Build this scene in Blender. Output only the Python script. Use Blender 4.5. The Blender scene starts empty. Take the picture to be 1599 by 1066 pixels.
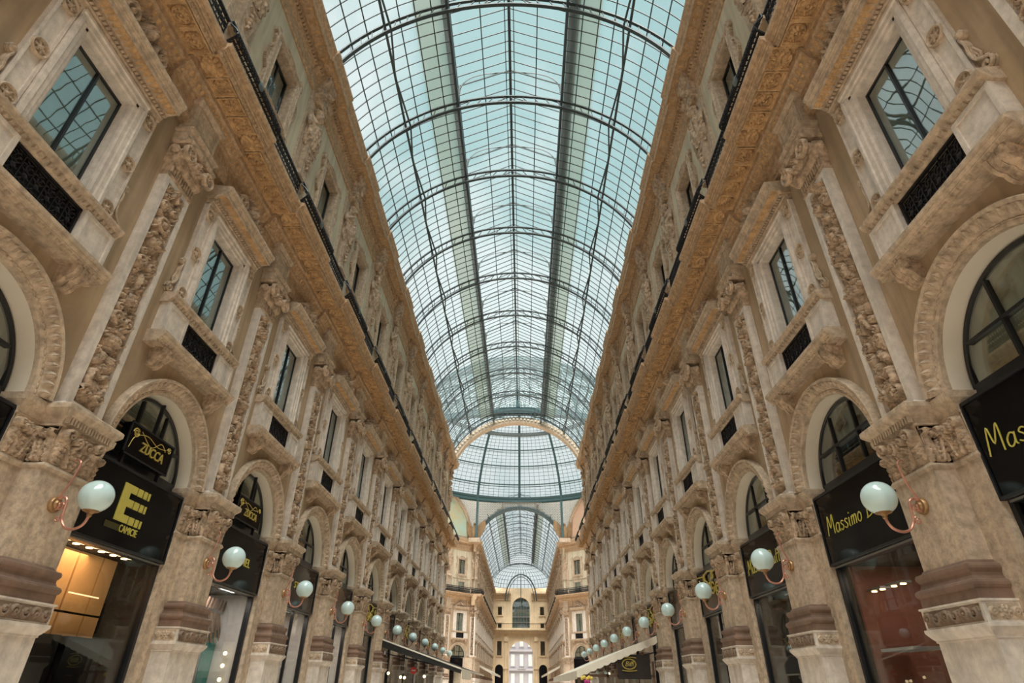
import bpy, math, random
import numpy as np
from mathutils import Matrix, Vector
random.seed(7); RNG = np.random.default_rng(7)
PI = math.pi; rad = math.radians
SC = bpy.context.scene; COL = SC.collection
EYE = 1.6                     # eye height; module z values are relative to the eye
BAY = 4.93; H = BAY/2         # bay spacing along the arcade
P0 = 3.80                     # Y of the pier nearest to the camera in view

# ------------------------------------------------------------------ camera
cam = bpy.data.cameras.new('camera'); camo = bpy.data.objects.new('camera', cam); COL.objects.link(camo)
cam.sensor_width = 36; cam.lens = 893.46/1599*36; cam.clip_end = 800
pt, yw, rl = 0.542176, -0.0215865, 0.0078977
fwd = Vector((math.sin(yw)*math.cos(pt), math.cos(yw)*math.cos(pt), math.sin(pt)))
rgt = Vector((math.cos(yw), -math.sin(yw), 0)); up = rgt.cross(fwd)
r2 = rgt*math.cos(rl)+up*math.sin(rl); u2 = up*math.cos(rl)-rgt*math.sin(rl)
camo.matrix_world = Matrix(((r2.x, u2.x, -fwd.x, 0.62), (r2.y, u2.y, -fwd.y, 0), (r2.z, u2.z, -fwd.z, EYE), (0, 0, 0, 1)))
SC.camera = camo
SC.cycles.transparent_max_bounces = 32

# ------------------------------------------------------------------ sky, sun, exposure
SC.view_settings.view_transform = 'Standard'; SC.view_settings.look = 'None'
SC.view_settings.exposure = -0.24; SC.view_settings.gamma = 1.0; SC.view_settings.use_curve_mapping = False
wd = bpy.data.worlds.new('sky'); SC.world = wd; wd.use_nodes = True
wn = wd.node_tree.nodes; wl = wd.node_tree.links; wn.clear()
wo = wn.new('ShaderNodeOutputWorld'); wb = wn.new('ShaderNodeBackground'); tc = wn.new('ShaderNodeTexCoord')
nz = wn.new('ShaderNodeTexNoise'); nz.inputs['Scale'].default_value = 2.6; nz.inputs['Detail'].default_value = 5; nz.inputs['Roughness'].default_value = .55
cr = wn.new('ShaderNodeValToRGB')
cr.color_ramp.elements[0].position = .43; cr.color_ramp.elements[0].color = (.31, .53, .55, 1)
cr.color_ramp.elements[1].position = .59; cr.color_ramp.elements[1].color = (.80, .86, .86, 1)
wl.new(tc.outputs['Generated'], nz.inputs['Vector']); sx = wn.new('ShaderNodeSeparateXYZ'); wl.new(tc.outputs['Generated'], sx.inputs[0])
ma = wn.new('ShaderNodeMath'); ma.operation = 'MULTIPLY_ADD'; wl.new(sx.outputs['X'], ma.inputs[0]); ma.inputs[1].default_value = -.22; wl.new(nz.outputs['Fac'], ma.inputs[2])
mb_ = wn.new('ShaderNodeMath'); mb_.operation = 'MULTIPLY_ADD'; wl.new(sx.outputs['Z'], mb_.inputs[0]); mb_.inputs[1].default_value = -.45; wl.new(ma.outputs[0], mb_.inputs[2])
mc_ = wn.new('ShaderNodeMath'); mc_.operation = 'ADD'; wl.new(mb_.outputs[0], mc_.inputs[0]); mc_.inputs[1].default_value = .315   # paler towards the horizon
wl.new(mc_.outputs[0], cr.inputs['Fac'])
wl.new(cr.outputs['Color'], wb.inputs['Color']); wb.inputs['Strength'].default_value = 1.08
wl.new(wb.outputs['Background'], wo.inputs['Surface'])
sl = bpy.data.lights.new('sun', 'SUN'); sl.energy = 11.5; sl.angle = rad(50); sl.color = (1.0, .96, .91)
so = bpy.data.objects.new('sun', sl); COL.objects.link(so); so.rotation_euler = (rad(24), rad(2), 0); so.location = (0, 40, 60)

# ------------------------------------------------------------------ materials
def mat(name, col, rough=.7, var=.25, scale=1.2, streak=.0, metal=0, spec=.3, bump=.0, bscale=18, dark=None, emit=None, est=0, coat=0):
    m = bpy.data.materials.new(name); m.use_nodes = True
    nt = m.node_tree; n = nt.nodes; l = nt.links
    b = n['Principled BSDF']
    b.inputs['Roughness'].default_value = rough; b.inputs['Metallic'].default_value = metal
    b.inputs['Specular IOR Level'].default_value = spec
    if coat: b.inputs['Coat Weight'].default_value = coat; b.inputs['Coat Roughness'].default_value = .08
    c = tuple(col)+(1,)
    d = tuple(dark)+(1,) if dark else tuple(x*(1-var) for x in col)+(1,)
    g = n.new('ShaderNodeNewGeometry')
    if var > 0:
        t = n.new('ShaderNodeTexNoise'); t.inputs['Scale'].default_value = scale; t.inputs['Detail'].default_value = 6; t.inputs['Roughness'].default_value = .65
        l.new(g.outputs['Position'], t.inputs['Vector'])
        r = n.new('ShaderNodeValToRGB'); r.color_ramp.elements[0].position = .34; r.color_ramp.elements[1].position = .62
        r.color_ramp.elements[0].color = d; r.color_ramp.elements[1].color = c
        l.new(t.outputs['Fac'], r.inputs['Fac']); out = r.outputs['Color']
        if streak > 0:
            mp = n.new('ShaderNodeMapping'); mp.inputs['Scale'].default_value = (2.6, 2.6, .22)
            l.new(g.outputs['Position'], mp.inputs['Vector'])
            t2 = n.new('ShaderNodeTexNoise'); t2.inputs['Scale'].default_value = 1.6; t2.inputs['Detail'].default_value = 5
            l.new(mp.outputs['Vector'], t2.inputs['Vector'])
            r2_ = n.new('ShaderNodeValToRGB'); r2_.color_ramp.elements[0].position = .45; r2_.color_ramp.elements[1].position = .68
            r2_.color_ramp.elements[0].color = (0, 0, 0, 1); r2_.color_ramp.elements[1].color = (streak,)*3+(1,)
            l.new(t2.outputs['Fac'], r2_.inputs['Fac'])
            mx = n.new('ShaderNodeMix'); mx.data_type = 'RGBA'; mx.blend_type = 'MIX'
            l.new(r2_.outputs['Color'], mx.inputs['Factor']); l.new(out, mx.inputs['A']); mx.inputs['B'].default_value = tuple(x*.45 for x in col)+(1,)
            out = mx.outputs['Result']
        l.new(out, b.inputs['Base Color'])
    else:
        b.inputs['Base Color'].default_value = c
    if bump > 0:
        t3 = n.new('ShaderNodeTexNoise'); t3.inputs['Scale'].default_value = bscale; t3.inputs['Detail'].default_value = 4
        l.new(g.outputs['Position'], t3.inputs['Vector'])
        bp = n.new('ShaderNodeBump'); bp.inputs['Strength'].default_value = bump; bp.inputs['Distance'].default_value = .02
        l.new(t3.outputs['Fac'], bp.inputs['Height']); l.new(bp.outputs['Normal'], b.inputs['Normal'])
    if emit:
        b.inputs['Emission Color'].default_value = tuple(emit)+(1,); b.inputs['Emission Strength'].default_value = est
    return m

def glassmat(name, tint, gloss, rough=.01, trans=0.0, tcol=(.8, .8, .75), gmax=.7):
    m = bpy.data.materials.new(name); m.use_nodes = True
    nt = m.node_tree; n = nt.nodes; l = nt.links; n.clear()
    o = n.new('ShaderNodeOutputMaterial'); tr = n.new('ShaderNodeBsdfTransparent'); tr.inputs['Color'].default_value = tuple(tint)+(1,)
    gl = n.new('ShaderNodeBsdfGlossy'); gl.inputs['Roughness'].default_value = rough; gl.inputs['Color'].default_value = (.9, .93, .93, 1)
    lw = n.new('ShaderNodeLayerWeight'); lw.inputs['Blend'].default_value = .5
    pw = n.new('ShaderNodeMath'); pw.operation = 'POWER'; l.new(lw.outputs['Facing'], pw.inputs[0]); pw.inputs[1].default_value = 5
    fa = n.new('ShaderNodeMath'); fa.operation = 'MULTIPLY_ADD'; l.new(pw.outputs[0], fa.inputs[0]); fa.inputs[1].default_value = gmax; fa.inputs[2].default_value = gloss
    m1 = n.new('ShaderNodeMixShader'); l.new(fa.outputs[0], m1.inputs['Fac'])
    s = tr.outputs[0]
    if trans > 0:
        tl = n.new('ShaderNodeBsdfTranslucent'); tl.inputs['Color'].default_value = tuple(tcol)+(1,)
        m2 = n.new('ShaderNodeMixShader'); m2.inputs['Fac'].default_value = trans
        l.new(s, m2.inputs[1]); l.new(tl.outputs[0], m2.inputs[2]); s = m2.outputs[0]
    l.new(s, m1.inputs[1]); l.new(gl.outputs[0], m1.inputs[2])
    l.new(m1.outputs[0], o.inputs['Surface'])
    return m

M = {}
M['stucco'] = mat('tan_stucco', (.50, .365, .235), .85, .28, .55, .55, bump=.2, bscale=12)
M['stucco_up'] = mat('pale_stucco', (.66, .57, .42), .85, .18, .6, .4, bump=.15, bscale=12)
M['stucco_sun'] = mat('sunlit_stucco', (.80, .62, .41), .85, .14, .7, .25, bump=.1, bscale=9)  # lighter copy of the stucco, sunlight put into its colour
M['stone'] = mat('warm_limestone', (.65, .50, .365), .75, .42, 8, .5, bump=.45, bscale=26)
M['marble'] = mat('pale_marble', (.80, .70, .61), .5, .26, 6.0, .45, spec=.4, bump=.2, bscale=16)
M['carved'] = mat('carved_limestone', (.66, .48, .335), .8, .62, 7, .5, bump=.6, bscale=40)
M['orange'] = mat('bounce_lit_carved_stone', (.70, .44, .225), .8, .40, 5, .35, bump=.6, bscale=34)  # for undersides: warm bounce from the floor put into the stone colour
M['cornice'] = mat('brown_cornice_stone', (.60, .41, .255), .75, .42, 9, .3, bump=.4, bscale=26)
M['brown'] = mat('brown_base_stone', (.25, .155, .11), .6, .35, 3, .3, bump=.2, bscale=14)
M['dirt'] = mat('grimy_carved_stone', (.30, .21, .15), .8, .4, 4, .2, bump=.3, bscale=25)
M['iron'] = mat('black_wrought_iron', (.022, .021, .024), .45, .3, 8, metal=.3, spec=.4)
M['frame'] = mat('black_window_frame', (.012, .013, .016), .3, 0, spec=.5)
M['black'] = mat('black_sign_glass', (.004, .004, .005), .1, 0, spec=.22)
M['gold'] = mat('gold_lettering', (.55, .42, .10), .4, .15, 9, metal=.2)
M['yellow'] = mat('olive_gold_lettering', (.55, .47, .10), .5, .08, 9)
M['copper'] = mat('copper_pipe', (.62, .30, .22), .38, .2, 6, metal=.55)
M['brass'] = mat('brass_cup', (.42, .25, .12), .4, .3, 6, metal=.6)
M['opal'] = mat('opal_glass', (.56, .71, .70), .12, 0, spec=.6, coat=.4)  # teal sky reflection put into the colour of the white glass
M['roofiron'] = mat('painted_roof_iron', (.045, .062, .068), .5, .2, 3, spec=.4)
M['domeiron'] = mat('teal_dome_iron', (.055, .11, .115), .5, .2, 3, spec=.4)
M['fret'] = mat('grey_fretwork', (.12, .14, .14), .6, .2, 6)
M['dark'] = mat('dark_interior', (.035, .027, .022), .8, .3, 2)
M['curtain'] = mat('beige_curtain', (.62, .53, .40), .9, .2, 1.3)
M['curtain2'] = mat('grey_blind', (.50, .53, .48), .9, .25, 1.3)
M['winglass'] = glassmat('window_glass', (.80, .84, .82), .20, .012)
M['shopglass'] = glassmat('shop_glass', (.94, .95, .94), .035, .008)
M['roofglass'] = glassmat('roof_glass', (.95, .985, .985), .008, .05, .05, (.85, .92, .92), gmax=.12)
M['shade'] = glassmat('frosted_shade_glass', (.66, .69, .62), .02, .2, .45, (.16, .165, .13), gmax=.2)
M['pearl'] = glassmat('pearl_spandrel_glass', (.95, .93, .88), .02, .2, .65, (.42, .41, .37), gmax=.2)
M['walk'] = mat('rusty_walkway', (.10, .07, .05), .8, .4, 3)
M['eagle'] = mat('brown_eagle_stone', (.34, .22, .12), .8, .3, 3)
M['floor'] = mat('mosaic_floor', (.78, .66, .54), .5, .3, 1.0)
M['plaster'] = mat('pale_plaster', (.78, .70, .58), .9, .1, .6)
M['white'] = mat('white_palace_stone', (.30, .285, .30), .85, .1, .4)
M['cream'] = mat('cream_awning_cloth', (.80, .72, .60), .9, .12, 1.5)
M['darkcloth'] = mat('dark_awning_cloth', (.03, .027, .025), .85, .2, 2)
M['mosaicL'] = mat('green_blue_mosaic', (.42, .55, .46), .7, .35, .5, dark=(.55, .45, .25))
M['mosaicR'] = mat('pink_mosaic', (.66, .42, .30), .7, .3, .5, dark=(.50, .40, .28))
M['orangewall'] = mat('amber_shop_panel', (.72, .42, .19), .45, .12, 1.2)
M['redwall'] = mat('terracotta_shop_wall', (.30, .115, .08), .6, .2, 1)
M['greywall'] = mat('pale_shop_wall', (.55, .53, .52), .6, .2, 1)
M['lampglow'] = mat('lamp_glow', (1, .8, .5), .5, 0, emit=(1, .72, .38), est=5)
M['stripglow'] = mat('rail_glow', (1, .8, .5), .5, 0, emit=(1, .70, .36), est=1.6)
M['teal'] = mat('teal_display', (.05, .25, .25), .6, .3, 3)
M['red'] = mat('red_enamel', (.5, .04, .03), .5, 0)
M['steel'] = mat('brushed_metal_trim', (.35, .33, .31), .35, .1, 6, metal=.8)

# ------------------------------------------------------------------ mesh builder (module frame: x = p, y = u, z)
class MB:
    def __init__(s): s.v = []; s.f = []; s.n = 0
    def add(s, V, F):
        V = np.asarray(V, float).reshape(-1, 3)
        s.v.append(V); s.f += [tuple(int(i)+s.n for i in f) for f in F]; s.n += len(V); return s
    def box(s, p0, p1, u0, u1, z0, z1):
        V = [(x, y, z) for x in (p0, p1) for y in (u0, u1) for z in (z0, z1)]
        return s.add(V, [(0, 1, 3, 2), (4, 6, 7, 5), (0, 4, 5, 1), (2, 3, 7, 6), (0, 2, 6, 4), (1, 5, 7, 3)])
    def grid(s, P, closeA=False, closeB=False):
        P = np.asarray(P, float); a, b = P.shape[:2]
        i, j = np.meshgrid(np.arange(a if closeA else a-1), np.arange(b if closeB else b-1), indexing='ij')
        i = i.ravel(); j = j.ravel(); i2 = (i+1) % a; j2 = (j+1) % b
        F = np.stack([i*b+j, i2*b+j, i2*b+j2, i*b+j2], 1)
        return s.add(P.reshape(-1, 3), F)
    def sweep(s, prof, u0, u1):
        """closed polygon of (p, z) pushed along u"""
        k = len(prof)
        V = [(p, u0, z) for p, z in prof]+[(p, u1, z) for p, z in prof]
        F = [(i, (i+1) % k, k+(i+1) % k, k+i) for i in range(k)]+[tuple(range(k))[::-1], tuple(range(k, 2*k))]
        return s.add(V, F)
    def tube(s, pts, r, n=6, closed=False):
        P = np.asarray(pts, float); k = len(P)
        T = np.roll(P, -1, 0)-np.roll(P, 1, 0)
        if not closed: T[0] = P[1]-P[0]; T[-1] = P[-1]-P[-2]
        T /= np.linalg.norm(T, axis=1)[:, None]+1e-9
        ref = np.array([.13, .31, .94]);
        A = np.cross(T, ref); A /= np.linalg.norm(A, axis=1)[:, None]+1e-9
        B = np.cross(T, A); rr = np.broadcast_to(np.asarray(r, float), (k,))
        a = np.linspace(0, 2*PI, n, endpoint=False)
        G = P[:, None]+rr[:, None, None]*(np.cos(a)[None, :, None]*A[:, None]+np.sin(a)[None, :, None]*B[:, None])
        s.grid(G, closed, True)
        if not closed:
            m = s.n; s.f += [tuple(range(m-n, m)), tuple(range(m-k*n, m-k*n+n))[::-1]]
        return s
    def lathe(s, prof, n, c, axis='z'):
        a = np.linspace(0, 2*PI, n, endpoint=False); R = np.array([q[0] for q in prof]); Z = np.array([q[1] for q in prof])
        X = R[:, None]*np.cos(a); Y = R[:, None]*np.sin(a); ZZ = np.repeat(Z[:, None], n, 1)
        if axis == 'z': G = np.stack([X, Y, ZZ], -1)
        elif axis == 'p': G = np.stack([ZZ, X, Y], -1)
        else: G = np.stack([X, ZZ, Y], -1)
        return s.grid(G+np.array(c), False, True)
    def stack(s, rows, back=7.35, cu=0):
        """rectangular mouldings round a block: rows of (half width, front p, z)"""
        R = [[(f, cu-h, z), (f, cu+h, z), (back, cu+h, z), (back, cu-h, z)] for h, f, z in rows]
        s.grid(np.array(R), False, True); m = s.n; k = len(rows)*4
        s.f += [(m-4, m-3, m-2, m-1), (m-k+3, m-k+2, m-k+1, m-k)]; return s
    def poly(s, V): return s.add(V, [tuple(range(len(V)))])
    def slab(s, ring, n):
        """closed ring of points extruded by vector n"""
        V = np.asarray(ring, float); k = len(V)
        return s.add(np.vstack([V, V+np.array(n)]), [tuple(range(k))[::-1], tuple(range(k, 2*k))]+[(i, (i+1) % k, k+(i+1) % k, k+i) for i in range(k)])
    def bar(s, a, b, w):
        a = np.array(a, float); b = np.array(b, float); t = b-a; t /= np.linalg.norm(t)+1e-9
        r = np.array([0, 0, 1.]) if abs(t[2]) < .9 else np.array([1., 0, 0])
        x = np.cross(t, r); x /= np.linalg.norm(x); y = np.cross(t, x); h = w/2
        V = [q+h*(i*x+j*y) for q in (a, b) for i, j in ((-1, -1), (1, -1), (1, 1), (-1, 1))]
        return s.add(V, [(3, 2, 1, 0), (4, 5, 6, 7)]+[(i, (i+1) % 4, 4+(i+1) % 4, 4+i) for i in range(4)])
    def mesh(s, name, m, smooth=True, ang=35):
        me = bpy.data.meshes.new(name); V = np.vstack(s.v)
        me.from_pydata(V.tolist(), [], s.f)
        if smooth:
            me.shade_smooth(); me.set_sharp_from_angle(angle=rad(ang))
        me.materials.append(M[m] if isinstance(m, str) else m); return me

# ------------------------------------------------------------------ reliefs
class Relief:
    def __init__(s, u0, u1, z0, z1, nu, nz):
        s.u = np.linspace(u0, u1, nu); s.z = np.linspace(z0, z1, nz)
        s.U, s.Z = np.meshgrid(s.u, s.z); s.Hh = np.zeros_like(s.U)
    def _add(s, h): s.Hh = np.maximum(s.Hh, h); return s
    def dome(s, u, z, ru, rz, h, rot=0, pw=.5):
        c, q = math.cos(rot), math.sin(rot); du = s.U-u; dz = s.Z-z
        a = (c*du+q*dz)/ru; b = (-q*du+c*dz)/rz
        return s._add(h*np.clip(1-a*a-b*b, 0, 1)**pw)
    def ring(s, u, z, r, w, h):
        d = np.hypot(s.U-u, s.Z-z)-r
        return s._add(h*np.clip(1-(d/w)**2, 0, 1)**.5)
    def stroke(s, pts, w, h):
        best = np.full(s.U.shape, 9.); pts = np.asarray(pts, float)
        ww = np.broadcast_to(np.asarray(w, float), (len(pts),))
        for i in range(len(pts)-1):
            a, b = pts[i], pts[i+1]; d = b-a; L = d@d+1e-12
            m = np.abs(s.U-(a[0]+b[0])/2)+np.abs(s.Z-(a[1]+b[1])/2) < 2.5*(ww[i]+math.sqrt(L))
            if not m.any(): continue
            t = np.clip(((s.U[m]-a[0])*d[0]+(s.Z[m]-a[1])*d[1])/L, 0, 1)
            dd = np.hypot(s.U[m]-a[0]-t*d[0], s.Z[m]-a[1]-t*d[1])/ww[i]
            best[m] = np.minimum(best[m], dd)
        return s._add(h*np.clip(1-best**2, 0, 1)**.5)
    def spiral(s, u, z, r, w, h, turns=1.6, st=0, sgn=1, eye=True):
        t = np.linspace(0, 1, int(16*turns)+4); R = r*(1-.85*t); a = st+sgn*t*turns*2*PI
        s.stroke(np.stack([u+R*np.cos(a), z+R*np.sin(a)], 1), w*(1-.4*t), h)
        if eye: s.dome(u, z, r*.25, r*.25, h*1.25)
        return s
    def leaf(s, u, z, L, W, ang, h, lobes=5):
        c, q = math.cos(ang), math.sin(ang); du = s.U-u; dz = s.Z-z
        a = (c*du+q*dz)/L; b = (-q*du+c*dz)
        prof = W*np.sqrt(np.clip(a*(1-a)*4, 0, 1))*(.72+.28*np.abs(np.sin(a*lobes*PI)))
        t = np.abs(b)/(prof+1e-6); ok = (a > 0) & (a < 1)
        hh = h*np.clip(1-t**2, 0, 1)**.5*(.55+.45*a)*(.8+.2*np.cos(a*lobes*2*PI))
        hh = np.where(np.abs(b) < .12*W, hh*.8, hh)
        return s._add(np.where(ok, hh, 0))
    def rosette(s, u, z, r, h, n=8):
        for k in range(n): s.leaf(u, z, r, r*.3, k*2*PI/n, h*.8, 2)
        return s.dome(u, z, r*.3, r*.3, h)
    def face(s, u, z, r, h):
        s.dome(u, z, r*.72, r, h*.8, pw=.6)
        s.dome(u, z-.15*r, r*.13, r*.3, h*1.12); s.dome(u, z-.05*r+.38*r, r*.6, r*.2, h*.95)
        for k in (-1, 1):
            s.dome(u+k*.3*r, z+.12*r, r*.17, r*.11, h*.98); s.dome(u+k*.35*r, z-.3*r, r*.26, r*.28, h*.92)
        s.dome(u, z-.58*r, r*.3, r*.09, h*.98); s.dome(u, z-.8*r, r*.25, r*.18, h*.92)
        return s
    def rough(s, a): s.Hh += a*RNG.standard_normal(s.Hh.shape)*(s.Hh > .004); return s
    def emit(s, mb, p=0, mode='front', slope=0):
        """front: plane facing -p.  down: z axis of the relief runs along p, relief hangs from z=p"""
        s.Hh = s.Hh*1.3
        if mode == 'front': G = np.stack([p-s.Hh+slope*(s.Z-s.z[0]), s.U, s.Z], -1)
        elif mode == 'down': G = np.stack([s.Z, s.U, p-s.Hh], -1)
        elif mode == 'sideA': G = np.stack([s.U, np.full_like(s.U, p)-s.Hh, s.Z], -1)
        elif mode == 'sideB': G = np.stack([s.U, np.full_like(s.U, p)+s.Hh, s.Z], -1)
        return mb.grid(G)
    def masked(s, mb, p, back, thr=.012):
        """free-standing carving: keep only cells that stand proud, close it with a rim to the back plane"""
        k = s.Hh > thr; idx = -np.ones(k.shape, int); c = np.argwhere(k); idx[k] = np.arange(len(c))
        Vf = np.stack([p-s.Hh[k], s.U[k], s.Z[k]], 1); Vb = Vf.copy(); Vb[:, 0] = back
        q = k[:-1, :-1] & k[1:, :-1] & k[1:, 1:] & k[:-1, 1:]
        F = []; edges = {}
        for i, j in np.argwhere(q):
            f = (idx[i, j], idx[i, j+1], idx[i+1, j+1], idx[i+1, j]); F.append(f)
            for e in range(4):
                a, b = f[e], f[(e+1) % 4]; edges[(a, b)] = 1
        n = len(Vf)
        for (a, b) in list(edges):
            if (b, a) not in edges: F.append((b, a, a+n, b+n))
        return mb.add(np.vstack([Vf, Vb]), F)

def spiral_pts(u, z, r, turns=1.5, st=0, sgn=1, end=.15, n=22):
    t = np.linspace(0, 1, n); R = r*(1-(1-end)*t); a = st+sgn*t*turns*2*PI
    return np.stack([u+R*np.cos(a), z+R*np.sin(a)], 1)
def pz(pts, p): pts = np.asarray(pts); return np.stack([np.full(len(pts), p), pts[:, 0], pts[:, 1]], 1)
def bez(P, n=8):
    """Catmull-Rom through the points"""
    P = np.asarray(P, float); Q = np.vstack([2*P[0]-P[1], P, 2*P[-1]-P[-2]]); out = []
    for i in range(len(P)-1):
        a, b, c, d = Q[i:i+4]
        for t in np.linspace(0, 1, n, endpoint=False):
            out.append(.5*((2*b)+(c-a)*t+(2*a-5*b+4*c-d)*t*t+(3*b-a-3*c+d)*t**3))
    return np.array(out+[P[-1]])

# ------------------------------------------------------------------ placing
def new(name, me, parent=None, W=None):
    o = bpy.data.objects.new(name, me); COL.objects.link(o)
    W = W if W is not None else Matrix()
    o['_w'] = [x for row in W for x in row]
    if parent is not None:
        o.parent = parent; pw = getW(parent); o.matrix_basis = pw.inverted() @ W
    else: o.matrix_basis = W
    return o
def getW(o): a = list(o['_w']); return Matrix((a[0:4], a[4:8], a[8:12], a[12:16]))
def T(x, y, z): return Matrix.Translation((x, y, z))
def empty(name, W, base, parent=None):
    o = new(name, None, parent, W @ T(*base)); o.empty_display_size = .2; return o
def tag(o, label=None, cat=None, group=None, kind=None):
    if label: o['label'] = label
    if cat: o['category'] = cat
    if group: o['group'] = group
    if kind: o['kind'] = kind
    return o
def side(s, y):                       # module frame -> world; s=+1 right wall, -1 left wall (turned half round)
    return T(0, y, EYE) @ (Matrix() if s > 0 else Matrix.Rotation(PI, 4, 'Z'))
def text_mesh(body, size, ext=.012, shear=0, name='lettering', m='yellow', space=1.0, w=1.0):
    c = bpy.data.curves.new(name, 'FONT'); c.body = body; c.size = size; c.extrude = ext; c.shear = shear
    c.align_x = 'CENTER'; c.align_y = 'CENTER'; c.space_character = space; c.resolution_u = 3
    o = bpy.data.objects.new(name, c); COL.objects.link(o)
    dg = bpy.context.evaluated_depsgraph_get(); me = bpy.data.meshes.new_from_object(o.evaluated_get(dg))
    bpy.data.objects.remove(o); bpy.data.curves.remove(c)
    me.name = name; me.materials.clear(); me.materials.append(M[m])
    if w != 1: me.transform(Matrix.Diagonal((w, 1, 1, 1)))
    return me
def onface(p, u, z, rot=0):           # text plane facing -p: x -> -u, y -> z
    R = Matrix(((0, 0, -1, p), (-1, 0, 0, u), (0, 1, 0, z), (0, 0, 0, 1)))
    return R @ Matrix.Rotation(rot, 4, 'Z')

ORD = ['nearest', 'second nearest', 'third nearest', 'fourth nearest', 'fifth nearest', 'sixth nearest', 'seventh nearest', 'eighth nearest', 'ninth nearest', 'tenth nearest', 'eleventh nearest', 'twelfth nearest', 'thirteenth nearest']
NB = 12          # piers per side of the near arm, k = 0..11 at P0 + k*BAY ; bays 0..10 between them plus bay -1
YEND = P0+11.45*BAY

# ================================================================== STRUCTURE: floor and wall roots
fl = MB().box(-60, 60, -40, 260, -.3, 0); fo = new('floor', fl.mesh('floor', 'floor', False)); tag(fo, kind='structure')
WALL = {}
for s, nm in ((-1, 'wall_left'), (1, 'wall_right')):
    WALL[s] = tag(new(nm, None, None, T(s*7, 30, 0)), kind='structure')

# ------------------------------------------------------------------ meshes of the bay module (between two piers, centred at u = 0)
ME = {}
AR = 1.465; AZ = 3.78
# wall field with the arch and window openings
mb = MB()
us = sorted(set(np.round(np.concatenate([np.linspace(-H, -1.5, 4), -1.5*np.cos(np.linspace(0, PI, 33)), np.linspace(1.5, H, 4)]), 4)))
bot = [AZ+math.sqrt(max(0, 1.5**2-u*u)) if abs(u) < 1.5 else AZ for u in us]
for i in range(len(us)-1):
    mb.poly([(6.95, us[i], bot[i]), (6.95, us[i+1], bot[i+1]), (6.95, us[i+1], 5.7), (6.95, us[i], 5.7)])
for a, b, c, d in ((-H, -.68, 5.7, 10.75), (.68, H, 5.7, 10.75), (-.68, .68, 5.7, 6.9), (-.68, .68, 9.55, 10.75)):
    mb.poly([(6.95, a, c), (6.95, b, c), (6.95, b, d), (6.95, a, d)])
mb.box(7.42, 7.95, -H, H, 10.6, 22.0-.2)
mb.box(7.72, 8.1, -H, H, 3.6, 10.6)
ME['wall_field'] = mb.mesh('wall_field', 'stucco', False)
mb = MB()
for a, b, c, d in ((-H, -.72, 12.2, 20.0), (.72, H, 12.2, 20.0), (-.72, .72, 12.2, 15.08), (-.72, .72, 17.25, 20.0)):
    mb.box(7.05, 7.42, a, b, c, d)
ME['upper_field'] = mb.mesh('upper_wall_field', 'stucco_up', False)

# archivolt: one carved ring
rs = np.array([1.465, 1.468, 1.50, 1.525, 1.53, 1.538, 1.546, 1.554, 1.562, 1.57, 1.58, 1.59, 1.61, 1.63, 1.65, 1.67, 1.69, 1.71, 1.725, 1.73, 1.75, 1.78, 1.80, 1.802])
base = np.interp(rs, [1.465, 1.468, 1.525, 1.53, 1.57, 1.58, 1.59, 1.71, 1.725, 1.73, 1.78, 1.80, 1.802], [7.0, 6.9, 6.885, 6.90, 6.90, 6.875, 6.87, 6.80, 6.80, 6.77, 6.755, 6.77, 6.96])
th = np.linspace(0, PI, 545)
TH, RS = np.meshgrid(th, rs, indexing='ij'); h = np.zeros_like(TH)
ph = (TH*46/PI) % 1-.5
bead = np.clip(1-(ph*2.1)**2-((RS-1.55)/.018)**2, 0, 1)**.5*.028; h = np.maximum(h, bead)
ph2 = (TH*34/PI) % 1-.5; q = np.clip((RS-1.59)/.125, 0, 1)
lf = np.clip(1-np.abs(ph2)/(.08+.42*np.sin(np.clip(q*PI, 0, PI))**.8*(1-.45*q)), 0, 1)**.45*.06*((RS > 1.585) & (RS < 1.72)); h = np.maximum(h, lf)
h -= .02*((np.abs(ph2) < .05) & (RS > 1.6) & (RS < 1.70))
G = np.stack([base[None, :]-h, -RS*np.cos(TH), AZ+RS*np.sin(TH)], -1)
ME['archivolt'] = MB().grid(G).mesh('archivolt', 'stone', True, 50)
mb = MB()
G = [[(p, -r*math.cos(t), AZ+r*math.sin(t)) for p, r in ((6.98, AR), (7.30, AR-.01), (7.30, AR-.06))] for t in np.linspace(0, PI, 61)]
mb.grid(G); ME['arch_soffit'] = mb.mesh('arch_soffit', 'plaster')
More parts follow.
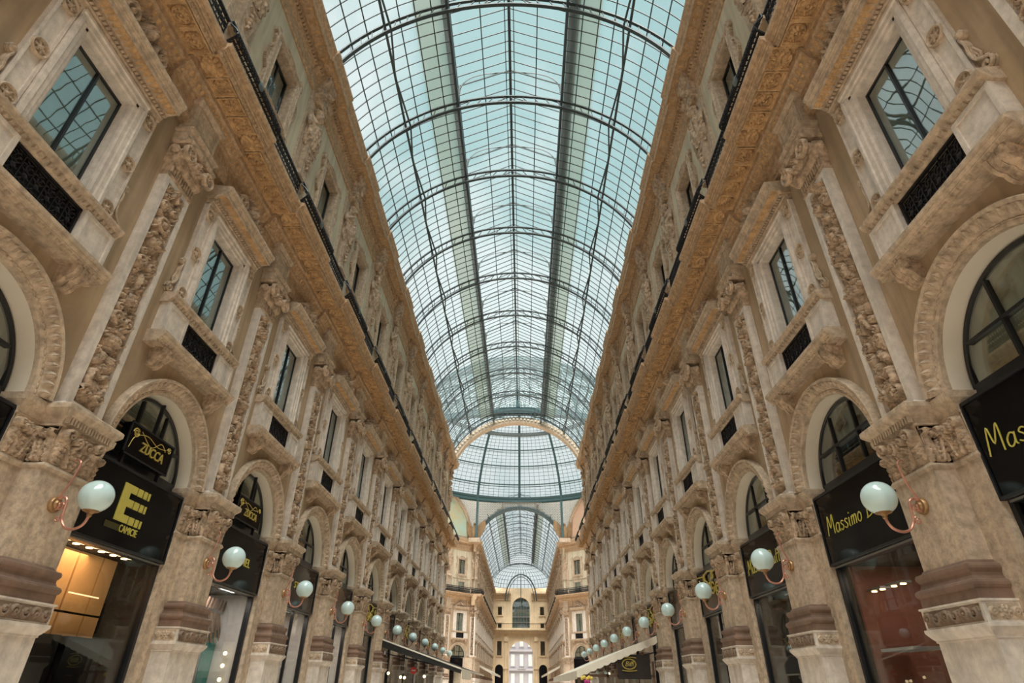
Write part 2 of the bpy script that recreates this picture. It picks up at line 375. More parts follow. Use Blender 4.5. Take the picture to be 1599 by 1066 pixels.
# lunette frame, mullions, panes
def arc_sector(mb, r0, r1, p0, p1, n=48):
    t = np.linspace(0, PI, n+1); G = [[(p, -r*math.cos(a), AZ+r*math.sin(a)) for p, r in ((p0, r0), (p0, r1), (p1, r1), (p1, r0))] for a in t]
    mb.grid(G, False, True)
mb = MB(); arc_sector(mb, 1.36, 1.425, 7.25, 7.32); mb.box(7.25, 7.32, -1.42, 1.42, AZ-.25, AZ+.05)
ME['lun_frame'] = mb.mesh('frame', 'frame')
ME['lun_mull'] = MB().box(7.23, 7.31, -.022, .022, AZ+.05, AZ+1.26).mesh('mullion', 'frame', False)
ME['lun_bar'] = MB().box(7.22, 7.32, -1.16, 1.16, AZ+.60, AZ+.65).mesh('glazing_bar', 'frame', False)
LP = []
def inarc(u, z): return z <= AZ+math.sqrt(max(0, 1.37**2-u*u))
for (u0, u1) in ((-1.3, -.45), (-.45, .45), (.45, 1.3)):
    for (z0, z1) in ((AZ, AZ+.62), (AZ+.62, AZ+1.38)):
        uu = np.linspace(u0, u1, 13); top = [min(z1, AZ+math.sqrt(max(0, 1.37**2-u*u))) for u in uu]
        ring = [(7.27, u, z0) for u, t in zip(uu, top) if t > z0+.004]
        if len(ring) < 2: continue
        ring += [(7.27, u, t) for u, t in reversed(list(zip(uu, top))) if t > z0+.004]
        LP.append(MB().slab(ring, (.012, 0, 0)).mesh('glass_pane', 'winglass', False))
mb = MB(); wv = np.linspace(-1.4, 1.4, 80)
mb.grid(np.array([[(7.38+.025*math.sin(u*26), u, z) for z in (AZ-.3, AZ+1.38)] for u in wv]))
ME['lun_curtain'] = mb.mesh('curtain', 'curtain')
mb2 = MB(); mb2.grid(np.array([[(7.38+.025*math.sin(u*26), u, z) for z in (AZ-.3, AZ+1.38)] for u in wv])); ME['lun_dark'] = mb2.mesh('dark_blind', 'dark')

# ------------------------------------------------------------------ first-floor window
def bracket_mesh(cu):
    prof = [(6.95, 5.48), (6.86, 5.5), (6.80, 5.56), (6.78, 5.62), (6.72, 5.64), (6.66, 5.70), (6.63, 5.78), (6.62, 5.87), (6.95, 5.87)]
    mb = MB()
    for k in range(5): a = cu-.16+.066*k; mb.sweep([(p+(.012 if k % 2 else 0) if p < 6.9 else p, z) for p, z in prof], a, a+.062)
    for k in (-1, 1): mb.lathe([(.0, -.2), (.075, -.2), (.075, .0), (0, 0)], 12, (6.70, cu+k*.0, 5.78), 'u') if k > 0 else None
    return mb
mb = MB(); mb.sweep([(6.98, 5.85), (6.84, 5.85), (6.84, 5.875), (6.70, 5.875), (6.70, 5.85), (6.67, 5.85), (6.67, 5.90), (6.65, 5.905), (6.62, 5.94), (6.60, 5.945), (6.60, 5.96), (6.56, 6.0), (6.56, 6.015), (6.53, 6.02), (6.53, 6.085), (6.58, 6.09), (6.60, 6.12), (6.98, 6.13)], -1.58, 1.58)
for k in range(24): a = -1.5+k*.127; mb.box(6.615, 6.66, a, a+.07, 5.895, 5.94)
ME['sill_slab'] = mb.mesh('sill_slab', 'stone', False)
ME['sill_bracket'] = [bracket_mesh(c).mesh('bracket', 'carved') for c in (-1.13, 1.13)]
mb = MB()
mb.sweep([(6.98, 6.84), (6.78, 6.84), (6.74, 6.88), (6.72, 6.92), (6.66, 6.95), (6.63, 7.0), (6.63, 7.05), (6.98, 7.1)], -1.54, 1.54)
for k in range(26): a = -1.46+k*.1145; mb.box(6.68, 6.80, a, a+.06, 6.87, 6.93)
ME['ledge'] = mb.mesh('dentil_ledge', 'stone', False)
def pedestal(c):
    mb = MB(); mb.box(6.74, 6.97, c-.37, c+.37, 6.10, 6.85)
    for a, b, z0, z1 in ((c-.37, c-.29, 6.1, 6.85), (c+.29, c+.37, 6.1, 6.85), (c-.29, c+.29, 6.1, 6.17), (c-.29, c+.29, 6.78, 6.85)): mb.box(6.715, 6.75, a, b, z0, z1)
    return mb.mesh('pedestal', 'marble', False)
ME['pedestal'] = [pedestal(-1.12), pedestal(1.12)]
# wrought iron panel
mb = MB(); mb.box(6.90, 6.93, -.74, .74, 6.12, 6.84); ME['recess_plate'] = mb.mesh('dark_recess_plate', 'iron', False)  # black plate added in place of the dark recess behind the scrollwork
mb = MB()
for a, b, z0, z1 in ((-.74, -.70, 6.12, 6.84), (.70, .74, 6.12, 6.84), (-.74, .74, 6.12, 6.16), (-.74, .74, 6.80, 6.84)): mb.box(6.80, 6.85, a, b, z0, z1)
for k in range(6):
    cu = -.58+.232*k
    for cz, sg in ((6.64, 1), (6.32, -1)):
        for m in (-1, 1): mb.tube(pz(spiral_pts(cu+m*.055, cz, .095, 1.4, PI/2*sg, m*sg), 6.83), .013, 4)
    mb.lathe([(0, -.02), (.05, -.005), (.03, .02), (0, .03)], 8, (6.815, cu, 6.48), 'p')
    for a in range(6): mb.tube(pz([(cu, 6.48), (cu+.1*math.cos(a*PI/3), 6.48+.1*math.sin(a*PI/3))], 6.83), .011, 4)
    mb.box(6.815, 6.84, cu+.108, cu+.124, 6.14, 6.82)
ME['grille'] = mb.mesh('iron_grille', 'iron')
# moulded jambs and head
mb = MB()
for sg in (-1, 1):
    ring = [(6.95, .97), (6.77, .97), (6.76, .90), (6.79, .885), (6.79, .80), (6.83, .79), (6.83, .72), (6.87, .70), (6.88, .66), (7.16, .66)]
    V = [(p, sg*u, z) for z in (7.08, 9.62) for p, u in ring]; k = len(ring)
    mb.add(V, [(i, i+1, k+i+1, k+i) for i in range(k-1)]+[tuple(range(k)), tuple(range(k, 2*k))])
mb.sweep([(7.16, 9.50), (6.88, 9.50), (6.87, 9.54), (6.83, 9.56), (6.83, 9.64), (6.79, 9.65), (6.79, 9.74), (6.76, 9.76), (6.76, 9.82), (7.16, 9.82)], -.97, .97)
ME['jambs'] = mb.mesh('moulded_jambs', 'marble', False)
def sidepanel(sg):
    mb = MB(); a, b = sorted((sg*.98, sg*1.33)); mb.box(6.87, 6.98, a, b, 7.08, 9.85)
    mb.box(6.835, 6.88, a, a+.05, 7.08, 9.85); mb.box(6.835, 6.88, b-.05, b, 7.08, 9.85)
    return mb.mesh('side_panel', 'marble', False)
ME['side_panel'] = [sidepanel(-1), sidepanel(1)]
def rosette_mesh(r=.135):
    mb = MB(); mb.lathe([(r*1.12, .06), (r*1.12, -.02), (r*.98, -.05), (r*.86, -.03), (r*.82, .0), (0, .0)], 20, (0, 0, 0), 'p')
    R = Relief(-r*.85, r*.85, -r*.85, r*.85, 17, 17); R.rosette(0, 0, r*.85, .06, 6); R.masked(mb, 0, .01); return mb.mesh('rosette', 'stone')
ME['rosette'] = rosette_mesh(.15)
def volute(sg):
    mb = MB(); w = [.05, .03]
    c = bez([(1.36*sg, 7.95), (1.40*sg, 7.80), (1.38*sg, 7.6), (1.42*sg, 7.42), (1.52*sg, 7.32)], 6)
    for p in (6.87, 6.91, 6.945): mb.tube(pz(np.vstack([spiral_pts(sg*1.40, 8.02, .07, 1.1, -PI/2, sg)[::-1], c]), p), .024, 6)
    mb.tube(pz(spiral_pts(sg*1.50, 7.22, .11, 1.4, PI/2, -sg), 6.88), .03, 6); mb.tube(pz(spiral_pts(sg*1.50, 7.22, .11, 1.4, PI/2, -sg), 6.94), .03, 6); mb.lathe([(0, -.03), (.05, 0), (.05, .05)], 8, (6.86, sg*1.40, 8.02), 'p')
    for k in range(3): mb.tube(pz([(sg*1.42, 7.3), (sg*(1.40+.04*k), 7.5), (sg*(1.36+.03*k), 7.7)], 6.92), .018, 5)
    return mb.mesh('side_scroll', 'stone')
ME['volute'] = [volute(-1), volute(1)]
# hood cornice
mb = MB()
mb.sweep([(6.97, 9.82), (6.80, 9.82), (6.79, 9.9), (6.76, 9.92), (6.76, 10.0), (6.97, 10.0)], -1.33, 1.33)
mb.sweep([(6.97, 10.0), (6.74, 10.0), (6.70, 10.06), (6.56, 10.08), (6.50, 10.09), (6.50, 10.065), (6.475, 10.065), (6.475, 10.16), (6.46, 10.165), (6.44, 10.2), (6.42, 10.215), (6.42, 10.235), (6.40, 10.27), (6.385, 10.275), (6.385, 10.34), (6.97, 10.42)], -1.36, 1.36)
for k in range(30): a = -1.3+k*.0875; mb.box(6.69, 6.75, a, a+.05, 9.94, 9.995)
ME['hood'] = mb.mesh('hood_cornice', 'stone', False)
mb = MB(); R = Relief(-1.32, 1.32, 6.52, 6.74, 170, 14)
for k in range(22): R.leaf(-1.26+.12*k, 6.735, .21, .055, -PI/2, .035, 3)
R.emit(mb, 10.075, 'down'); ME['hood_leaf'] = mb.mesh('leaf_band', 'orange')
# pediment with lion mask
def pediment():
    R = Relief(-1.22, 1.22, 10.33, 11.25, 200, 84)
    top = 10.45+.62*np.cos(np.clip(R.U/1.2, -1, 1)*PI/2)**1.0
    R.Hh = np.where(R.Z < top-.1, .10, 0.)
    for sg in (-1, 1):
        R.stroke(np.array([(sg*1.18, 10.42), (sg*1.0, 10.46), (sg*.8, 10.60), (sg*.62, 10.80)]), [.06, .07, .09, .1], .22)
        R.spiral(sg*.50, 10.66, .22, .075, .33, 1.5, PI/2, sg); R.spiral(sg*1.10, 10.43, .10, .05, .25, 1.1, PI/2, -sg)
        R.leaf(sg*.30, 10.95, .5, .12, PI/2-sg*1.9, .24); R.leaf(sg*.75, 10.45, .35, .08, PI/2-sg*1.2, .2)
    for k in range(14):
        a = -PI/2+.5+(2*PI-1.0)*k/13; R.leaf(.20*math.cos(a)*.6, 10.82+.2*math.sin(a)*.6, .28, .075, a, .34, 3)
    R.face(0, 10.80, .24, .46); R.dome(0, 10.68, .15, .11, .50); R.rosette(0, 11.12, .14, .3, 5); R.rough(.006)
    return R.masked(MB(), 6.86, 6.97).mesh('lion_pediment', 'carved', True, 60)
ME['pediment'] = pediment()
# window sash
mb = MB()
for a, b, z0, z1 in ((-.66, -.62, 7.08, 9.5), (.62, .66, 7.08, 9.5), (-.66, .66, 7.08, 7.12), (-.66, .66, 9.46, 9.5)): mb.box(7.05, 7.09, a, b, z0, z1)
ME['sash'] = mb.mesh('frame', 'frame', False)
ME['mull'] = MB().box(7.03, 7.1, -.02, .02, 7.12, 9.46).mesh('mullion', 'frame', False)
def wavy_pane(u0, u1, z0, z1, p):
    uu = np.linspace(u0, u1, 5); zz = np.linspace(z0, z1, 7); G = np.array([[(p+.0016*math.sin(u*5+z*3+u0*9), u, z) for z in zz] for u in uu])
    mb = MB().grid(G); G2 = G.copy(); G2[..., 0] += .008; mb.grid(G2); return mb.mesh('glass_pane', 'winglass')
ME['pane1'] = [wavy_pane(-.62, -.02, 7.12, 9.46, 7.07), wavy_pane(.02, .62, 7.12, 9.46, 7.07)]
mb = MB(); mb.box(7.13, 7.15, -.66, .66, 7.08, 9.5); ME['room_blind'] = mb.mesh('blind', 'curtain2', False)
# upper window
R = Relief(-1.36, 1.36, 14.55, 17.95, 124, 154); U_, Z_ = np.abs(R.U), R.Z-16.17; A_ = np.abs(Z_)
def lobe(cu, czz, ru, rz, h):
    d = np.sqrt(((U_-cu)/ru)**2+((Z_-czz)/rz)**2)
    R.Hh = np.maximum(R.Hh, np.where(d < 1, h*.45, 0)); R.Hh = np.maximum(R.Hh, np.where((d < 1) & (d > .84), h, 0)); R.Hh = np.maximum(R.Hh, np.where((d < .76) & (d > .66), h*.75, 0))
lobe(.86, .1, .36, .62, .10); lobe(0, 1.22, .60, .40, .11); lobe(0, -1.22, .60, .36, .10); lobe(.72, 1.05, .36, .34, .10); lobe(.72, -1.05, .36, .34, .10)
ex, ez = U_-.70, A_-1.07; dd = np.maximum(ex, ez)
for a, b, h in ((0, .30, .10), (.03, .08, .13), (.13, .17, .125), (.22, .28, .15)): R.Hh = np.where((dd >= a) & (dd < b), h, R.Hh)
ear = (U_ < 1.16) & (A_ < 1.54) & (U_ > .86) & (A_ > 1.20) & ((U_-.86)/.30+(A_-1.20)/.34 < 1.5); R.Hh = np.where(ear & (dd > .30), .12, R.Hh)
R.Hh = np.where(dd < 0, 0, R.Hh)
for k in range(-3, 4): R.leaf(.0, 17.28, .30, .07, PI/2+k*.33, .13, 3) if abs(k) < 4 else None
R.Hh = np.where(dd < 0, 0, R.Hh)
mb = MB(); R.masked(mb, 7.05, 7.06)
for a, b, z0, z1 in ((-.74, -.70, 15.06, 17.28), (.70, .74, 15.06, 17.28), (-.70, .70, 15.06, 15.10), (-.70, .70, 17.24, 17.28)): mb.box(7.0, 7.4, a, b, z0, z1)
ME['upsurround'] = mb.mesh('scrolled_surround', 'stone', False)
mb = MB()
for a, b, z0, z1 in ((-.70, -.63, 15.1, 17.24), (.63, .70, 15.1, 17.24), (-.70, .70, 15.1, 15.17), (-.70, .70, 17.17, 17.24)): mb.box(7.26, 7.34, a, b, z0, z1)
ME['upsash'] = mb.mesh('frame', 'frame', False)
ME['upmull'] = MB().box(7.26, 7.34, -.03, .03, 15.17, 17.17).mesh('mullion', 'frame', False)
ME['uppane'] = [wavy_pane(-.63, -.03, 15.17, 17.17, 7.30), wavy_pane(.03, .63, 15.17, 17.17, 7.30)]
ME['upblind'] = MB().box(7.38, 7.40, -.7, .7, 15.1, 17.24).mesh('blind', 'curtain2', False)

# ------------------------------------------------------------------ main cornice / balcony (window part and pier part)
def cornice(u0, u1, d, nm):
    prof = [(7.42, 10.66), (6.93-d, 10.66), (6.93-d, 10.74), (6.88-d, 10.78), (6.88-d, 10.86), (6.95-d, 10.90), (6.95-d, 11.36), (6.90-d, 11.38), (6.88-d, 11.44), (6.82-d, 11.46), (6.76-d, 11.62), (6.74-d, 11.66), (6.70-d, 11.70), (6.70-d, 11.93),
            (6.17-d, 11.93), (6.17-d, 11.86), (6.125-d, 11.86), (6.125-d, 11.985), (6.075-d, 12.0), (6.075-d, 12.045), (6.05-d, 12.06), (6.02-d, 12.12), (6.02-d, 12.14), (5.95-d, 12.155), (5.95-d, 12.27), (7.42, 12.30)]
    return MB().sweep(prof, u0, u1).mesh(nm, 'cornice', False)
ME['cornice_w'] = cornice(-1.135, 1.135, 0, 'balcony_slab'); ME['cornice_p'] = cornice(-1.33, 1.33, .11, 'balcony_slab')
def bedband(u0, u1, d):
    mb = MB(); n = int((u1-u0)/.012); R = Relief(u0, u1, 0, 1, n, 12); k = int((u1-u0)/.16)
    for i in range(k): R.leaf(u0+(i+.5)*(u1-u0)/k, 1.0, .95, .4, -PI/2, .045, 3)
    u = R.U; w = (u1-u0)/k; c = ((u-u0)/w) % 1-.5; q = R.Z
    hgt = .05*np.clip(1-np.abs(c)/(.12+.38*np.sin(np.clip(q, 0, 1)*PI)), 0, 1)**.5*(1-.3*np.abs(np.cos(q*9)))
    pp = 6.89-d-(6.89-6.76)*q-hgt*.75; zz = 11.43+(11.63-11.43)*q-hgt*.6
    mb.grid(np.stack([pp, u, zz], -1)); 
    # frieze egg row under the slab edge
    return mb.mesh('carved_bed_mould', 'orange', True, 60)
ME['bed_w'] = bedband(-1.135, 1.135, 0); ME['bed_p'] = bedband(-1.33, 1.33, .11)
def edgeband(u0, u1, d):
    n = int((u1-u0)/.016); u = np.linspace(u0, u1, n); zz = np.linspace(11.868, 11.98, 7); U, Z = np.meshgrid(u, zz); k = max(1, int((u1-u0)/.115)); w = (u1-u0)/k
    c = ((U-u0)/w) % 1-.5; q = (Z-11.868)/.112
    h = .028*np.clip(1-(c/.42)**2-((q-.5)/.48)**2, 0, 1)**.5-.012*(np.abs(c) < .06)
    return MB().grid(np.stack([6.123-d-h, U, Z], -1)).mesh('carved_edge_band', 'cornice', True, 60)
ME['edge_w'] = edgeband(-1.135, 1.135, 0); ME['edge_p'] = edgeband(-1.33, 1.33, .11)
def soffit_rosette(w):
    R = Relief(-w/2, w/2, 6.17, 6.70, int(w*80), 42); hw = w/2-.05
    e = np.maximum(np.abs(R.U)/hw, np.abs(R.Z-6.435)/.225); R.Hh = np.where(e > 1, .075, 0.)+np.where((e > .88) & (e <= 1), .04, 0)
    e2 = np.abs(np.abs(R.U)-w/2)
    for sg in (-1, 1):
        for k in range(5): R.leaf(sg*(w/2), 6.20+.10*k, .12, .045, PI/2, .085, 3)
    R.rosette(0, 6.435, .17, .085, 8); R.ring(0, 6.435, .18, .02, .05); R.ring(0, 6.435, .07, .02, .08); R.rough(.003)
    return R.emit(MB(), 11.925, 'down').mesh('rosette_coffer', 'orange', True, 60)
def soffit_leaf(w):
    R = Relief(-w/2, w/2, 6.17, 6.70, int(w*80), 42)
    R.Hh = np.where(np.abs(R.U) > w/2-.04, .06, 0.)
    for k in range(7): R.leaf(0, 6.66, .46, .07, -PI/2+(k-3)*.30, .09, 4)
    R.dome(0, 6.64, .1, .05, .1); R.rough(.003)
    return R.emit(MB(), 11.925, 'down').mesh('leaf_coffer', 'orange', True, 60)
ME['cof_r'] = soffit_rosette(.56); ME['cof_r2'] = soffit_rosette(.50); ME['cof_l'] = soffit_leaf(.56)
ME['cof_l2'] = ME['cof_l']
# railings
def belly(z, b):
    t = (z-12.27)/.86; return 6.08-b*(math.sin(min(1, t*1.25)*PI)**1.3 if t < .8 else 0)-b*.35*(t if t < .8 else 0)
def railing(u0, u1, d, b):
    mb = MB(); off = d
    n = int((u1-u0)/.135); zz = np.linspace(12.30, 13.10, 9)
    for k in range(n+1):
        u = u0+.02+(u1-u0-.04)*k/n
        mb.tube([(belly(z, b)-off, u, z) for z in zz], .02, 4)
        if k < n:
            c = u+(u1-u0-.04)/n/2
            for cz, sg in ((12.40, -1), (12.56, 1), (12.86, -1)):
                for m in (-1, 1):
                    q = spiral_pts(c+m*.03, cz, .085, 1.25, PI/2*sg, m*sg, n=11); mb.tube([(belly(z, b)-off-.01, uu, z) for uu, z in q], .019, 4)
    mb.box(belly(12.3, b)-off-.03, belly(12.3, b)-off+.03, u0, u1, 12.29, 12.33)
    mb.box(belly(12.68, b)-off-.012, belly(12.68, b)-off+.012, u0, u1, 12.665, 12.69)
    mb.box(belly(13.1, b)-off-.04, belly(13.1, b)-off+.04, u0, u1, 13.09, 13.14)
    if b > .05:
        for sg in (u0, u1):  mb.tube([(belly(z, b)-off, sg, z) for z in zz]+[(6.08, sg, 13.1)], .025, 5)
    return mb.mesh('railing_panel' if b < .05 else 'bowed_railing_panel', 'iron')
ME['rail_w'] = railing(-1.135, 1.135, -.06, .0); ME['rail_p'] = railing(-1.33, 1.33, .02, .22)
mb = MB(); mb.lathe([(0, -.03), (.10, -.02), (.13, 0), (.13, .02)], 14, (5.80, 0, 12.62), 'p')
ME['medal'] = mb.mesh('medallion', 'fret')
# upper cornice
def upcornice(u0, u1, d, nm):
    prof = [(7.42, 18.62), (7.0-d*.4, 18.62), (6.97-d*.4, 18.68), (6.97-d*.4, 18.76), (7.03-d*.4, 18.80), (7.03-d*.4, 19.28), (6.98-d, 19.32), (6.96-d, 19.42), (6.92-d, 19.44), (6.92-d, 19.60), (6.86-d, 19.64), (6.84-d, 19.76), (6.46-d, 19.80), (6.46-d, 19.74),
            (6.41-d, 19.74), (6.41-d, 20.0), (6.36-d, 20.04), (6.32-d, 20.18), (6.28-d, 20.22), (6.28-d, 20.32), (6.9, 20.5), (7.42, 20.5)]
    mb = MB().sweep(prof, u0, u1)
    n = int((u1-u0)/.14)
    for k in range(n): a = u0+.03+k*(u1-u0)/n; mb.box(6.84-d, 6.93-d, a, a+.085, 19.45, 19.59)
    n = int((u1-u0)/.085)
    for k in range(n): a = u0+.02+k*(u1-u0)/n; mb.box(6.955-d*.4, 7.0, a, a+.05, 18.69, 18.745)
    return mb.mesh(nm, 'cornice', False)
ME['upc_w'] = upcornice(-(H-1.03), H-1.03, 0, 'eaves_cornice'); ME['upc_p'] = upcornice(-1.03, 1.03, .09, 'eaves_cornice')
def eavesoffit(w):
    R = Relief(-w/2, w/2, 6.48, 6.82, int(w*36), 18)
    e = np.maximum(np.abs(R.U)/(w/2-.06), np.abs(R.Z-6.65)/.13); R.Hh = np.where(e > 1, .035, 0.)
    for k in range(-3, 4): R.leaf(k*w/7, 6.76, .22, .06, -PI/2, .05, 3)
    R.rosette(0, 6.65, .11, .06, 6)
    return R
mb = MB(); eavesoffit(2*(H-1.03)).emit(mb, 19.79, 'down'); ME['eave_w'] = mb.mesh('eaves_soffit_panel', 'orange', True, 60)
mb = MB(); r_ = eavesoffit(2.06); r_.Z -= .09; r_.emit(mb, 19.79, 'down'); ME['eave_p'] = mb.mesh('eaves_soffit_panel', 'orange', True, 60)
ME['parapet'] = MB().box(7.30, 7.62, -H, H, 20.45, 21.95).mesh('roof_kerb', 'stone', False)

# ------------------------------------------------------------------ pier module meshes (centred at u = 0)
mb = MB(); mb.box(6.62, 7.42, -.5, .5, 1.40, 2.85)
ME['shaft'] = mb.mesh('pier', 'stone', False)
mb = MB()
for sg in (-1, 1): a, b = sorted((sg*.5, sg*1.0)); mb.box(6.95, 7.42, a, b, -EYE, 3.5)
for sg in (-1, 1): a, b = sorted((sg*.5, sg*1.0)); mb.box(7.42, 9.6, a, b, -EYE, 3.6)
ME['jamb'] = mb.mesh('jamb', 'stone', False)
mb = MB().stack([(.66, 6.44, -EYE), (.66, 6.44, -1.25), (.63, 6.48, -1.2), (.62, 6.50, -1.12), (.585, 6.54, -1.08), (.585, 6.54, .56), (.60, 6.52, .565), (.60, 6.52, .59), (.62, 6.50, .61), (.65, 6.46, .66), (.67, 6.44, .69), (.67, 6.44, .73), (.64, 6.47, .735), (.64, 6.47, .98), (.66, 6.45, .985), (.66, 6.45, 1.01), (.60, 6.5, 1.015)])
ME['pedestal_p'] = mb.mesh('pedestal', 'marble', True, 15)
mb = MB(); R = Relief(-.59, .59, .755, .96, 120, 24)
for k in range(6):
    R.spiral(-.49+.196*k, .857, .078, .026, .035, 1.3, 0, 1 if k % 2 else -1); R.leaf(-.59+.196*k, .77, .16, .03, PI/2-.2, .03, 3)
R.emit(mb, 6.466); ME['die'] = mb.mesh('carved_die', 'dirt', True, 60)
def dieside(sg):
    mb = MB(); R = Relief(6.52, 6.93, .76, .955, 44, 22); R.rosette(6.725, .857, .085, .03, 8); R.spiral(6.58, .857, .05, .02, .03); R.spiral(6.87, .857, .05, .02, .03)
    R.emit(mb, sg*.642, 'sideB' if sg > 0 else 'sideA'); return mb.mesh('carved_die_side', 'stone', True, 60)
ME['die_s'] = [dieside(-1), dieside(1)]
mb = MB().stack([(.61, 6.49, 1.0), (.61, 6.49, 1.14), (.625, 6.475, 1.15), (.64, 6.46, 1.18), (.64, 6.46, 1.21), (.625, 6.475, 1.24), (.585, 6.52, 1.26), (.565, 6.54, 1.30), (.565, 6.54, 1.34), (.58, 6.525, 1.36), (.595, 6.51, 1.39), (.595, 6.51, 1.42), (.58, 6.52, 1.45), (.52, 6.58, 1.47), (.51, 6.6, 1.50), (.5, 6.61, 1.51)])
ME['base_m'] = mb.mesh('base_moulding', 'brown', True, 25)
def capital_front(nu, u0, u1, seed):
    R = Relief(u0, u1, 2.86, 3.46, nu, 60); w = u1-u0; c = (u0+u1)/2; s_ = w/1.0
    for sg in (-1, 1):
        R.leaf(c+sg*.03*s_, 2.87, .40, .14*s_, PI/2+sg*.35, .07); R.leaf(c+sg*.33*s_, 2.87, .42, .13*s_, PI/2, .08)
        R.spiral(c+sg*.34*s_, 3.34, .11*min(1, s_), .035, .10, 1.4, -PI/2, sg); R.spiral(c+sg*.12*s_, 3.30, .09*min(1, s_), .03, .08, 1.3, -PI/2, -sg)
        R.stroke([(c+sg*.12*s_, 2.9), (c+sg*.2*s_, 3.1), (c+sg*.30*s_, 3.25)], .03, .06)
    R.rosette(c, 3.36, .10*min(1, s_*1.2), .09, 6); R.leaf(c, 2.87, .34, .10*s_, PI/2, .09); R.rough(.004); return R
mb = MB(); capital_front(84, -.5, .5, 1).emit(mb, 6.64, slope=-.10); ME['cap_f'] = mb.mesh('carved_capital_front', 'carved', True, 60)
def capside(sg):
    mb = MB(); R = capital_front(34, 6.62, 6.95, 2); R.emit(mb, sg*.49, 'sideB' if sg > 0 else 'sideA'); return mb.mesh('carved_capital_side', 'carved', True, 60)
ME['cap_s'] = [capside(-1), capside(1)]
def capjamb(sg):
    mb = MB(); a, b = sorted((sg*.5, sg*1.0)); R = capital_front(44, a, b, 3); R.emit(mb, 6.955, slope=-.06); return mb.mesh('jamb_capital', 'carved', True, 60)
ME['cap_j'] = [capjamb(-1), capjamb(1)]
mb = MB().stack([(.49, 6.66, 2.84), (.49, 6.64, 3.44), (.545, 6.575, 3.44), (.545, 6.575, 3.47), (.52, 6.6, 3.48), (.55, 6.57, 3.54), (.60, 6.51, 3.60), (.62, 6.49, 3.62), (.66, 6.45, 3.66), (.68, 6.43, 3.69), (.68, 6.43, 3.76), (.66, 6.45, 3.78), (.5, 6.7, 3.80)])
mb.stack([(.505, 6.6, 2.76), (.525, 6.595, 2.78), (.54, 6.58, 2.81), (.525, 6.595, 2.84), (.50, 6.6, 2.86)])
mb.stack([(1.0, 6.93, 2.76), (1.02, 6.91, 2.81), (1.0, 6.93, 2.86)], 7.42)
mb.stack([(1.0, 6.93, 3.44), (1.01, 6.91, 3.47), (1.0, 6.93, 3.49), (1.02, 6.90, 3.58), (1.05, 6.86, 3.62), (1.07, 6.83, 3.66), (1.08, 6.82, 3.76), (1.0, 6.95, 3.80)], 7.42)
for k in range(16): a = -.54+k*.0685; mb.box(6.50, 6.56, a, a+.038, 3.49, 3.60)
ME['abacus'] = mb.mesh('abacus', 'stone', False)
